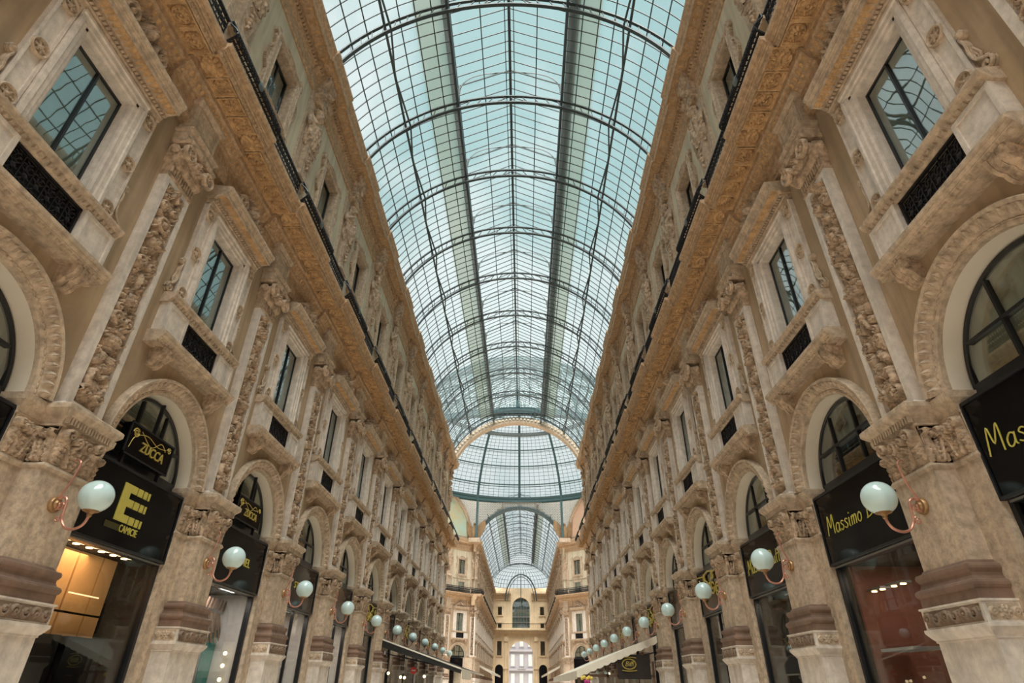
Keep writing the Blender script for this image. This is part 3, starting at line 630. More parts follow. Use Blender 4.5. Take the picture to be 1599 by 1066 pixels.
# upper pilaster
mb = MB(); mb.stack([(.49, 6.72, 3.79), (.49, 6.72, 3.86), (.45, 6.77, 3.90), (.45, 6.84, 3.905)], 6.97); mb.box(6.86, 6.96, -.44, .44, 3.9, 9.1)
for sg in (-1, 1): a, b = sorted((sg*.30, sg*.45)); mb.box(6.77, 6.97, a, b, 3.9, 9.12)
mb.box(6.77, 6.97, -.30, .30, 3.9, 3.98); mb.box(6.77, 6.97, -.30, .30, 9.0, 9.12)
ME['pilaster'] = mb.mesh('pilaster', 'marble', False)
def pil_relief(seed, style):
    rg = random.Random(seed); R = Relief(-.30, .30, 3.98, 9.0, 54, 420)
    z = 4.02; k = 0
    # big figure group at the foot
    R.dome(0, 4.30, .20, .24, .08); R.face(0.05, 4.72, .13, .12)
    for sg in (-1, 1):
        R.leaf(sg*.05, 4.05, .55, .10, PI/2+sg*.5, .09); R.spiral(sg*.17, 4.22, .11, .04, .10, 1.4, 0, sg); R.stroke(bez([(sg*.02, 4.55), (sg*.16, 4.62), (sg*.2, 4.42), (sg*.12, 4.3)], 5), .045, .10)
        R.dome(sg*.13, 4.88, .10, .17, .10, sg*.5); R.leaf(sg*.06, 4.85, .34, .08, PI/2-sg*.9, .1)
    z = 5.02
    seq = ['vase', 'scroll', 'mask', 'leaf', 'scroll', 'vase', 'trophy', 'scroll', 'figure', 'leaf', 'scroll', 'mask'] if style else ['scroll', 'figure', 'vase', 'leaf', 'scroll', 'trophy', 'mask', 'scroll', 'vase', 'leaf', 'scroll', 'figure']
    for m in seq:
        if z > 8.9: break
        if m == 'vase':
            R.dome(0, z+.10, .12, .05, .08); R.dome(0, z+.27, .19, .16, .12); R.stroke([(-.17, z+.42), (.17, z+.42)], .035, .11); R.stroke([(-.12, z+.20), (.12, z+.20)], .02, .125)
            for sg in (-1, 1): R.spiral(sg*.23, z+.30, .055, .02, .09, 1.2); R.leaf(0, z+.42, .24, .05, PI/2+sg*.5, .09)
            z += .56
        elif m == 'scroll':
            for sg in (-1, 1):
                R.spiral(sg*.15, z+.15, .125, .04, .09, 1.6, -PI/2, sg); R.spiral(sg*.19, z+.34, .075, .028, .08, 1.3, PI/2, -sg); R.leaf(sg*.03, z+.22, .22, .05, PI/2-sg*.8, .07)
            R.leaf(0, z, .38, .05, PI/2, .1); z += .42
        elif m == 'mask':
            for k in range(9): a = k*2*PI/9; R.leaf(0, z+.2, .24, .06, a, .07, 3)
            R.face(0, z+.2, .15, .13); z += .44
        elif m == 'leaf':
            for j in range(3):
                for sg in (-1, 1): R.leaf(0, z+.05+.11*j, .28, .065, PI/2-sg*(1.0-.2*j), .08)
            R.dome(0, z+.2, .05, .22, .11); z += .45
        elif m == 'trophy':
            R.ring(0, z+.2, .15, .04, .09); R.dome(0, z+.2, .10, .10, .11)
            for sg in (-1, 1): R.stroke([(sg*-.24, z), (sg*.24, z+.42)], .025, .08); R.leaf(sg*.1, z+.05, .2, .06, PI/2-sg*.9, .07)
            z += .46
        else:
            R.face(0, z+.48, .085, .12); R.dome(0, z+.27, .10, .16, .12)
            for sg in (-1, 1): R.stroke([(sg*.08, z+.36), (sg*.18, z+.28), (sg*.24, z+.44)], .03, .10); R.stroke([(sg*.05, z+.18), (sg*.09, z+.02)], .045, .10); R.spiral(sg*.21, z+.12, .075, .03, .08)
            z += .60
    R.Hh += .012*np.abs(np.sin(R.U*40)*np.sin(R.Z*37)); R.rough(.006)
    R.Hh *= 1.15
    return R.emit(MB(), 6.855).mesh('relief_panel', 'carved', True, 70)
ME['relief'] = [pil_relief(3, 0), pil_relief(5, 1)]
# composite capital with volutes
mb = MB()
mb.stack([(.45, 6.78, 9.10), (.47, 6.75, 9.13), (.47, 6.75, 9.19), (.45, 6.77, 9.2), (.45, 6.77, 9.42), (.48, 6.72, 9.46), (.5, 6.68, 9.5), (.5, 6.62, 9.80)], 6.97)
for k in range(11): a = -.43+k*.08; mb.box(6.735, 6.78, a, a+.045, 9.21, 9.41)
mb.stack([(.52, 6.50, 9.96), (.53, 6.48, 10.0), (.54, 6.47, 10.06), (.50, 6.55, 10.07)], 6.97)
for sg in (-1, 1):
    mb.lathe([(0, -.03), (.035, -.05), (.06, -.03), (.075, .0), (.12, .005), (.135, -.035), (.165, -.05), (.19, -.035), (.20, .0), (.195, .05), (.12, .10), (.115, .20), (.13, .26), (.16, .32), (.17, .38), (0, .38)], 22, (6.50, sg*.40, 9.74), 'p')
    for k in range(7): a = k*2*PI/7; mb.tube([(6.50, sg*.40+.07*math.cos(a), 9.74+.07*math.sin(a)), (6.48, sg*.40+.12*math.cos(a+.3), 9.74+.12*math.sin(a+.3))], .022, 5)
    mb.lathe([(0, -.02), (.09, 0), (.10, .05), (.07, .1), (0, .1)], 14, (6.74, sg*.53, 9.74), 'u')
R = Relief(-.36, .36, 9.50, 9.97, 60, 40)
R.Hh += .02
for k in range(7): a = PI+PI*(k+.5)/7; R.dome(.27*math.cos(a), 9.86+.24*math.sin(a), .075, .075, .13)
for k in range(9): R.leaf(-.32+.08*k, 9.9, .13, .035, -PI/2, .09, 2)
R.face(0, 9.80, .11, .14); R.emit(mb, 6.62)
ME['composite'] = mb.mesh('volute_capital', 'carved', True, 45)
# entablature block over the capital
mb = MB().stack([(.52, 6.62, 10.06), (.52, 6.62, 10.2), (.53, 6.60, 10.21), (.53, 6.60, 10.34), (.56, 6.55, 10.37), (.57, 6.53, 10.43), (.54, 6.58, 10.45), (.50, 6.70, 10.46), (.50, 6.70, 11.30), (.52, 6.68, 11.32), (.55, 6.62, 11.40), (.55, 6.62, 11.46)], 7.0)
mb.box(6.675, 6.71, -.46, -.38, 10.5, 11.26); mb.box(6.675, 6.71, .38, .46, 10.5, 11.26); mb.box(6.675, 6.71, -.38, .38, 10.5, 10.57); mb.box(6.675, 6.71, -.38, .38, 11.19, 11.26)
ME['entab'] = mb.mesh('entablature_block', 'stone', False)
mb = MB().sweep([(6.97, 10.06), (6.84, 10.06), (6.84, 10.18), (6.82, 10.19), (6.82, 10.33), (6.77, 10.37), (6.76, 10.44), (6.97, 10.46)], -1.1, 1.1)
ME['archit'] = mb.mesh('architrave', 'stone', False)

# herm statue: distance field of limbs, meshed as one surface round a vertical axis
def herm(male):
    th = np.linspace(0, 2*PI, 60, endpoint=False); zz = np.linspace(0, 2.25, 120); rr = np.linspace(.78, .0, 79)
    TH, ZZ, RR = np.meshgrid(th, zz, rr, indexing='ij'); X = RR*np.cos(TH); Y = RR*np.sin(TH); Z = ZZ   # Y = front
    def ell(c, r): return (np.sqrt(((X-c[0])/r[0])**2+((Y-c[1])/r[1])**2+((Z-c[2])/r[2])**2)-1)*min(r)
    def cap(a, b, r0, r1):
        a = np.array(a); b = np.array(b); d = b-a; t = np.clip(((X-a[0])*d[0]+(Y-a[1])*d[1]+(Z-a[2])*d[2])/(d@d), 0, 1)
        return np.sqrt((X-a[0]-t*d[0])**2+(Y-a[1]-t*d[1])**2+(Z-a[2]-t*d[2])**2)-(r0+(r1-r0)*t)
    def smin(a, b, k=.06): h = np.clip(.5+.5*(b-a)/k, 0, 1); return b*(1-h)+a*h-k*h*(1-h)
    d = ell((0, .02, 1.18), (.34, .23, .42)); d = smin(d, ell((0, .02, .72), (.30, .22, .4)), .1)
    d = smin(d, cap((-.36, 0, 1.46), (.36, 0, 1.46), .15, .15), .1); d = smin(d, cap((0, .02, 1.5), (0, .08, 1.8), .12, .10), .05)
    d = smin(d, ell((0, .12, 1.93), (.155, .19, .22)), .04)
    d = smin(d, cap((0, .29, 1.96), (0, .33, 1.88), .025, .035), .02); d = smin(d, cap((-.08, .27, 2.0), (.08, .27, 2.0), .03, .03), .02)
    d = np.maximum(d, -ell((-.065, .315, 1.955), (.04, .03, .025))); d = np.maximum(d, -ell((.065, .315, 1.955), (.04, .03, .025)))
    for a in np.linspace(0, 2*PI, 11): d = smin(d, ell((.14*math.cos(a), .08+.13*math.sin(a)*.9, 2.06), (.085, .085, .09)), .03)
    if male:
        for k in range(5): d = smin(d, ell((-.1+.05*k, .25, 1.74-.03*(2-abs(k-2))), (.055, .06, .12)), .03)
        d = smin(d, cap((.42, 0, 1.46), (.50, .08, 1.04), .12, .095), .05); d = smin(d, cap((.50, .08, 1.04), (.02, .32, 1.10), .09, .07), .04); d = smin(d, ell((-.04, .34, 1.11), (.09, .06, .07)), .03)
        d = smin(d, cap((-.42, 0, 1.46), (-.52, .06, 1.02), .12, .095), .05); d = smin(d, cap((-.52, .06, 1.02), (-.04, .30, .86), .09, .07), .04)
        for sg in (-1, 1): d = smin(d, ell((sg*.16, .17, 1.34), (.16, .10, .12)), .04)
    else:
        for sg in (-1, 1): d = smin(d, ell((sg*.15, .2, 1.28), (.12, .12, .12)), .04)
        d = smin(d, cap((.40, 0, 1.46), (.53, .06, 1.08), .10, .08), .05); d = smin(d, cap((.53, .06, 1.08), (.18, .30, 1.45), .075, .06), .04)
        d = smin(d, cap((-.40, 0, 1.46), (-.50, .08, 1.0), .10, .08), .05); d = smin(d, cap((-.50, .08, 1.0), (0, .30, .80), .075, .06), .04)
        for sg in (-1, 1): d = smin(d, cap((sg*.16, .05, 2.0), (sg*.2, .04, 1.62), .07, .06), .03)
    # drapery round the hips, gathered folds
    f = .035*np.sin(TH*9+Z*7)+.02*np.sin(TH*17-Z*11)
    dr = np.sqrt((X/1.15)**2+(Y/.92)**2)-(.40-.10*np.clip((.5-Z)/.5, 0, 1)+f); dr = np.maximum(dr, Z-(.86+.16*np.sin(TH*1.0+.6))); d = smin(d, dr, .05)
    d = smin(d, cap((-.42, .05, .86), (.40, .12, .98), .10, .08)+.5*f, .05)
    if male: d = smin(d, cap((.38, -.02, 1.5), (-.30, .2, .95), .07, .09)+.4*f, .05)
    ins = d < 0; first = np.argmax(ins, axis=2); has = ins.any(axis=2)
    i0 = np.clip(first-1, 0, 78); I, J = np.indices(first.shape); dd0 = d[I, J, i0]; dd1 = d[I, J, first]; w = np.where(first > 0, dd0/(dd0-dd1+1e-9), 0)
    r = np.where(has, rr[i0]+(rr[first]-rr[i0])*np.clip(w, 0, 1), .0)
    r[:, -1] = 0
    G = np.stack([-r*np.sin(th)[:, None], r*np.cos(th)[:, None], np.repeat(zz[None, :], 60, 0)], -1)
    top = has.any(axis=0).nonzero()[0].max(); G = G[:, :top+2]; G[:, top+1, :2] = 0
    return G
def herm_mesh(male):
    mb = MB(); G = herm(male)*np.array([.86, 1, .98])+np.array([6.93, 0, 16.0]); mb.grid(G, True, False); return mb.mesh('figure', 'carved', True, 70)
ME['herm'] = [herm_mesh(True), herm_mesh(False)]
mb = MB().stack([(.42, 6.74, 14.55), (.42, 6.74, 14.75), (.36, 6.80, 14.80), (.22, 6.86, 14.85), (.34, 6.74, 16.02), (.36, 6.72, 16.05), (.3, 6.8, 16.1)], 7.06)
ME['herm_ped'] = mb.mesh('tapered_pedestal', 'stone', False)
R = Relief(-.22, .22, 14.95, 15.95, 30, 70)
for k in range(5): R.dome(0, 15.8-.16*k, .13-.02*k, .1, .09)
for sg in (-1, 1): R.spiral(sg*.14, 15.8, .08, .03, .08); R.leaf(0, 15.2, .3, .06, PI/2+sg*.6, .06)
mb = MB(); R.masked(mb, 6.80, 6.92); ME['herm_gar'] = mb.mesh('fruit_garland', 'carved', True, 60)
mb = MB().stack([(.30, 6.80, 18.30), (.40, 6.74, 18.36), (.42, 6.72, 18.55), (.36, 6.78, 18.60), (.36, 6.78, 19.25), (.40, 6.62, 19.4), (.42, 6.56, 19.72)], 7.06)
for sg in (-1, 1): mb.tube(pz(spiral_pts(sg*.34, 18.62, .15, 1.5, PI/2, sg), 6.68), .05, 6); mb.lathe([(0, -.02), (.15, 0), (.15, .3), (0, .3)], 14, (6.68, sg*.34, 18.62), 'p')
mb.lathe([(0, -.06), (.1, -.05), (.15, 0), (.15, .2)], 12, (6.62, 0, 19.0), 'p')
ME['herm_cap'] = mb.mesh('scroll_capital', 'carved', False)
ME['pier_up'] = MB().box(6.98, 7.06, -.62, .62, 12.3, 18.62).mesh('pilaster_strip', 'stone', False)

# lamp
gz = 2.476; gp = 6.0
mb = MB(); mb.lathe([(0, -.07), (.05, -.065), (.07, -.04), (.11, -.035), (.125, -.01), (.125, .02)], 18, (6.60, 0, 2.35), 'p'); ME['l_plate'] = mb.mesh('wall_rosette', 'brass')
def pu(pts): return np.array([(p, 0, z) for p, z in pts])
mb = MB()
mb.tube(pu(bez([(6.60, 3.06), (6.52, 3.07), (6.46, 3.02), (6.46, 2.92), (6.50, 2.68), (6.57, 2.50), (6.61, 2.38), (6.58, 2.28), (6.53, 2.30), (6.53, 2.36), (6.56, 2.38)], 7)), .017, 6)
mb.tube(pu(bez([(6.57, 2.44), (6.50, 2.47), (6.44, 2.42), (6.42, 2.30), (6.40, 2.14), (6.32, 2.02), (6.20, 1.98), (6.08, 2.02), (6.02, 2.10), (6.0, 2.2)], 7)), .021, 7)
mb.tube(pu(spiral_pts(6.47, 2.14, .06, 1.3, PI*.6, 1)), .013, 5); mb.tube(pu(spiral_pts(6.50, 2.34, .075, 1.5, PI*.2, -1)), .013, 5)
ME['l_arm'] = mb.mesh('scrolled_arm', 'copper')
mb = MB(); mb.lathe([(.02, 2.16), (.035, 2.18), (.035, 2.21), (.06, 2.23), (.115, 2.25), (.12, 2.275), (.09, 2.28), (0, 2.27)], 18, (gp, 0, 0)); ME['l_cup'] = mb.mesh('globe_cup', 'brass')
a_ = np.linspace(-PI/2, PI/2, 17); mb = MB(); mb.lathe([(.245*math.cos(a), gz+.245*math.sin(a)) for a in a_], 28, (gp, 0, 0)); ME['l_globe'] = mb.mesh('opal_globe', 'opal', True, 180)

# shop front and sign
mb = MB()
for a, b, c, d in ((-1.46, -1.38, -EYE, 2.15), (1.38, 1.46, -EYE, 2.15), (-1.38, 1.38, -EYE, -EYE+.3), (-1.38, 1.38, 2.11, 2.15)): mb.box(7.06, 7.2, a, b, c, d)
ME['shop_frame'] = mb.mesh('frame', 'frame', False)
ME['shop_trim'] = MB().box(7.03, 7.07, -1.40, 1.40, 2.115, 2.145).mesh('metal_trim', 'steel', False)
ME['shop_mull'] = MB().box(7.08, 7.18, -.03, .03, -EYE+.3, 2.115).mesh('mullion', 'frame', False)
ME['shop_pane'] = [MB().box(7.12, 7.135, a, b, -EYE+.3, 2.115).mesh('glass_pane', 'shopglass', False) for a, b in ((-1.38, -.03), (.03, 1.38))]
ME['shop_pane1'] = MB().box(7.12, 7.135, -1.38, 1.38, -EYE+.3, 2.115).mesh('glass_pane', 'shopglass', False)
def room(m):
    mb = MB(); mb.box(9.45, 9.55, -1.46, 1.46, -EYE, 2.4); mb.box(7.2, 9.5, -1.465, -1.43, -EYE, 2.4); mb.box(7.2, 9.5, 1.43, 1.465, -EYE, 2.4)
    return mb.mesh('shop_walls', m, False)
for k in ('dark', 'redwall', 'greywall'): ME['room_'+k] = room(k)
ME['shop_ceil'] = MB().box(7.21, 9.5, -1.42, 1.42, 2.16, 2.26).mesh('shop_ceiling', 'dark', False)
mb = MB(); mb.box(6.99, 7.16, -1.46, 1.46, 2.18, 3.52); ME['sign_panel'] = mb.mesh('sign_panel', 'black', False)
mb = MB()
for a, b, c, d in ((-1.47, -1.43, 2.155, 3.55), (1.43, 1.47, 2.155, 3.55), (-1.47, 1.47, 3.51, 3.56), (-1.47, 1.47, 2.155, 2.20)): mb.box(6.965, 7.17, a, b, c, d)
ME['sign_rim'] = mb.mesh('sign_rim', 'frame', False)
mb = MB().box(7.0, 7.06, -.4, .4, 0, .2)
# ================================================================== spawn modules
def child(name, key, par, W): 
    me = ME[key] if isinstance(key, str) else key
    return new(name, me, par, W)
winN = [0]
def wname(): winN[0] += 1; return 'window_%d' % winN[0]
def spawn_window(W, dark=False, lite=False):
    base = (6.9, 0, 7.1)
    w = tag(empty(wname(), W, base), kind='structure')
    sur = child('moulded_jambs', 'jambs', w, W)
    for m in ME['sill_bracket']: child('bracket', m, w, W)
    child('sill_slab', 'sill_slab', w, W); child('dentil_ledge', 'ledge', w, W)
    for m in ME['pedestal']: child('pedestal', m, w, W)
    g = child('iron_grille', 'grille', w, W); child('dark_recess_plate', 'recess_plate', g, W)
    for i, m in enumerate(ME['side_panel']):
        sp = child('side_panel', m, w, W)
        if not lite:
            for z in (7.30, 8.42, 9.60): child('rosette', 'rosette', sp, W @ T(6.85, (-1.155, 1.155)[i], z))
    for m in ME['volute']: child('side_scroll', m, w, W)
    hd = child('hood_cornice', 'hood', w, W); child('leaf_band', 'hood_leaf', hd, W)
    child('lion_pediment', 'pediment', w, W)
    f = child('frame', 'sash', w, W); child('mullion', 'mull', f, W)
    for m in ME['pane1']: child('glass_pane', m, f, W)
    child('blind', 'room_blind', w, W)
def spawn_lunette(W, kind):
    w = tag(empty(wname(), W, (7.2, 0, AZ)), kind='structure')
    child('archivolt', 'archivolt', w, W); child('arch_soffit', 'arch_soffit', w, W)
    f = child('frame', 'lun_frame', w, W)
    for u in (-.45, .45): child('mullion', 'lun_mull', f, W @ T(0, u, 0))
    child('glazing_bar', 'lun_bar', f, W)
    for m in LP: child('glass_pane', m, f, W)
    child('curtain', 'lun_curtain' if kind else 'lun_dark', w, W)
def spawn_upper(W):
    w = tag(empty(wname(), W, (7.2, 0, 15.1)), kind='structure')
    child('scrolled_surround', 'upsurround', w, W); f = child('frame', 'upsash', w, W); child('mullion', 'upmull', f, W)
    for m in ME['uppane']: child('glass_pane', m, f, W)
    child('blind', 'upblind', w, W)
def spawn_bay_wall(W, par):
    child('wall_field', 'wall_field', par, W); child('upper_wall_field', 'upper_field', par, W)
    c = child('balcony_slab', 'cornice_w', par, W); child('carved_bed_mould', 'bed_w', c, W); child('carved_edge_band', 'edge_w', c, W)
    for k in range(4): child('rosette_coffer', 'cof_r', c, W @ T(0, -.84+.56*k, 0))
    e = child('eaves_cornice', 'upc_w', par, W); child('eaves_soffit_panel', 'eave_w', e, W)
    child('architrave', 'archit', par, W); child('roof_kerb', 'parapet', par, W)
def spawn_pier_wall(W, par, i, lite=False):
    p = child('pier', 'shaft', par, W)
    child('jamb', 'jamb', p, W); child('pedestal', 'pedestal_p', p, W); child('carved_die', 'die', p, W)
    for m in ME['die_s']: child('carved_die_side', m, p, W)
    child('base_moulding', 'base_m', p, W); child('carved_capital_front', 'cap_f', p, W)
    for m in ME['cap_s']: child('carved_capital_side', m, p, W)
    for m in ME['cap_j']: child('jamb_capital', m, p, W)
    child('abacus', 'abacus', p, W)
    q = child('pilaster', 'pilaster', par, W); child('relief_panel', ME['relief'][i % 2], q, W)
    child('volute_capital', 'composite', q, W); child('entablature_block', 'entab', par, W)
    c = child('balcony_slab', 'cornice_p', par, W); child('carved_bed_mould', 'bed_p', c, W); child('carved_edge_band', 'edge_p', c, W)
    for k in range(3): child('rosette_coffer', 'cof_r2', c, W @ T(-.11, -.52+.52*k, 0))
    for u in (-1.05, 1.05): child('leaf_coffer', 'cof_l', c, W @ T(-.11, u, 0))
    e = child('eaves_cornice', 'upc_p', par, W); child('eaves_soffit_panel', 'eave_p', e, W)
    child('pilaster_strip', 'pier_up', par, W)

bays = list(range(-1, 11)); piers = list(range(0, 12))
SD = {-1: 'left', 1: 'right'}
RAIL = {}
for s in (-1, 1):
    RAIL[s] = tag(new('balcony_railing', None, None, T(s*6.1, 30, EYE+12.27)), 'black wrought iron railing bowed out at each pier, along the %s balcony' % SD[s], 'railing', 'balcony railings')
    for k in bays:
        W = side(s, P0+(k+.5)*BAY)
        spawn_bay_wall(W, WALL[s]); spawn_window(W, lite=k > 7); spawn_lunette(W, (k*3+s) % 4 != 0 or k < 1); spawn_upper(W)
        if k >= 0: child('railing_panel', 'rail_w', RAIL[s], W)
    for i in piers:
        W = side(s, P0+i*BAY); spawn_pier_wall(W, WALL[s], i+(s > 0))
        r = child('bowed_railing_panel', 'rail_p', RAIL[s], W); child('medallion', 'medal', r, W)

# plain wall behind the camera, closing the arcade for light and reflections
for s in (-1, 1):
    mb = MB().box(*sorted((s*6.95, s*7.9)), -22, P0-BAY, 0, 23.5); new('wall_field', mb.mesh('wall_field', 'stucco', False), WALL[s])
    mb = MB().box(*sorted((s*6.1, s*7.0)), -22, P0-BAY, EYE+11.9, EYE+12.3); new('balcony_slab', mb.mesh('balcony_slab', 'stone', False), WALL[s])

# statues, lamps
for s in (-1, 1):
    for i in range(0, 12):
        W = side(s, P0+i*BAY)
        o = empty('statue', W, (6.95, 0, 14.55))
        vis = i-1 if i > 0 else None
        mk = (i+(s > 0)) % 2 == 0
        tag(o, 'carved %s half-figure in drapery above the %s balcony, %s to the camera' % ('bearded' if mk else 'long-haired', SD[s], ORD[i]), 'statue', 'half-figure statues on the %s upper wall' % SD[s])
        child('figure', ME['herm'][0 if mk else 1], o, W); pd = child('tapered_pedestal', 'herm_ped', o, W); child('fruit_garland', 'herm_gar', pd, W); child('scroll_capital', 'herm_cap', o, W)
    for i in range(1, 12):
        W = side(s, P0+i*BAY)
        o = empty('wall_lamp', W, (6.60, 0, 2.35))
        tag(o, 'white globe lamp on copper scroll bracket, %s on the %s piers' % (ORD[i-1], SD[s]), 'lamp', 'globe lamps on the %s piers' % SD[s])
        child('wall_rosette', 'l_plate', o, W); a = child('scrolled_arm', 'l_arm', o, W); child('globe_cup', 'l_cup', a, W); child('opal_globe', 'l_globe', o, W)
# ================================================================== GLASS VAULTS
WR = T(0, 0, EYE)
RV, ZC, RP = 7.50, 18.15, 8.10
PHE = math.asin(7.42/RP); PHL = math.asin(2.65/RP); PHM = math.asin(5.28/RP)
def vp(r, f): return (r*math.sin(f), ZC+r*math.cos(f))
def arcbar(mb, r, dr, w, f0, f1, n=40, y=0):
    G = []
    for f in np.linspace(f0, f1, n):
        G.append([(vp(q, f)[0], y+v, vp(q, f)[1]) for q, v in ((r, -w), (r, w), (r+dr, w), (r+dr, -w))])
    mb.grid(np.array(G), False, True); m = mb.n; k = n*4; mb.f += [(m-4, m-3, m-2, m-1), (m-k+3, m-k+2, m-k+1, m-k)]
mb = MB(); arcbar(mb, RV, .075, .075, -1.22, 1.22, 56); arcbar(mb, RP-.12, .07, .06, -1.22, 1.22, 56); ME['rib'] = mb.mesh('rib', 'roofiron', False)
mb = MB()
for k in range(-15, 15):
    f = k*.077; sg = 1 if f < 0 else -1
    a, b = (f, f+.05) if k < 0 else (f+.05, f)
    mb.bar((*[vp(RV+.05, a)[0]], 0, vp(RV+.05, a)[1]), (vp(RP-.1, b)[0], 0, vp(RP-.1, b)[1]), .04)
ME['rib_web'] = mb.mesh('lattice_web', 'roofiron', False)
for s in (-1, 1):
    mb = MB(); arcbar(mb, RP-.02, .04, .019, *sorted((s*PHL, s*PHE)), 16); ME['gbar%d' % s] = mb.mesh('glazing_bar', 'roofiron', False)
LE, LEZ, LRZ = 2.76, 27.1, 28.5
mb = MB()
for s in (-1, 1): mb.bar((s*LE, 0, LEZ), (0, 0, LRZ), .042)
ME['lbar'] = mb.mesh('lantern_bar', 'roofiron', False)
mb = MB()
tt = np.linspace(0, PI, 41); ar = np.stack([2.62*np.sign(np.cos(tt))*np.abs(np.cos(tt))**.75, 0*tt, 26.45+1.72*np.abs(np.sin(tt))**.75], 1)
mb.tube(ar, .035, 5)
for s in (-1, 1):
    mb.bar((s*2.66, 0, 25.9), (s*2.66, 0, 27.15), .07); mb.bar((s*2.66, 0, 27.08), (0, 0, 28.38), .05)
    for k in range(9):
        for j in range(4):
            x = 2.56-.12*k; z = 27.05+.05*k-.12*j; zz = 26.45+1.72*max(0, 1-(min(x, 2.6)/2.62)**2.67)**.375
            if z > zz+.03: mb.tube([(s*(x+.045*math.cos(a)), 0, z+.045*math.sin(a)) for a in np.linspace(0, 2*PI, 9)[:-1]], .013, 4, True)
ME['fret'] = mb.mesh('fretted_arch', 'fret', False)
DIVA = list(np.linspace(PHE, PHM, 5)); DIVB = list(np.linspace(PHM, PHL, 5)); DIV = DIVA[:-1]+DIVB
STEP = BAY/9
def strip_panes(y):
    """corner quads of all panes in the cross strip y..y+STEP"""
    out = []
    for s in (-1, 1):
        for a, b in zip(DIV[:-1], DIV[1:]):
            out.append([(s*vp(RP+.03, a)[0], y, vp(RP+.03, a)[1]), (s*vp(RP+.03, b)[0], y, vp(RP+.03, b)[1]), (s*vp(RP+.03, b)[0], y+STEP, vp(RP+.03, b)[1]), (s*vp(RP+.03, a)[0], y+STEP, vp(RP+.03, a)[1])])
        for a, b in ((0, .5), (.5, 1)):
            q = [(s*LE*(1-t), LEZ+(LRZ-LEZ)*t+.03) for t in (a, b)]
            out.append([(q[0][0], y, q[0][1]), (q[1][0], y, q[1][1]), (q[1][0], y+STEP, q[1][1]), (q[0][0], y+STEP, q[0][1])])
    return out
def pane_geo(mb, q):
    Q = np.array(q); n = np.cross(Q[1]-Q[0], Q[3]-Q[0]); n /= np.linalg.norm(n); n *= .012*(1 if n[2] > 0 else -1)
    c = Q.mean(0); Q = c+(Q-c)*.985; mb.slab(Q, n)
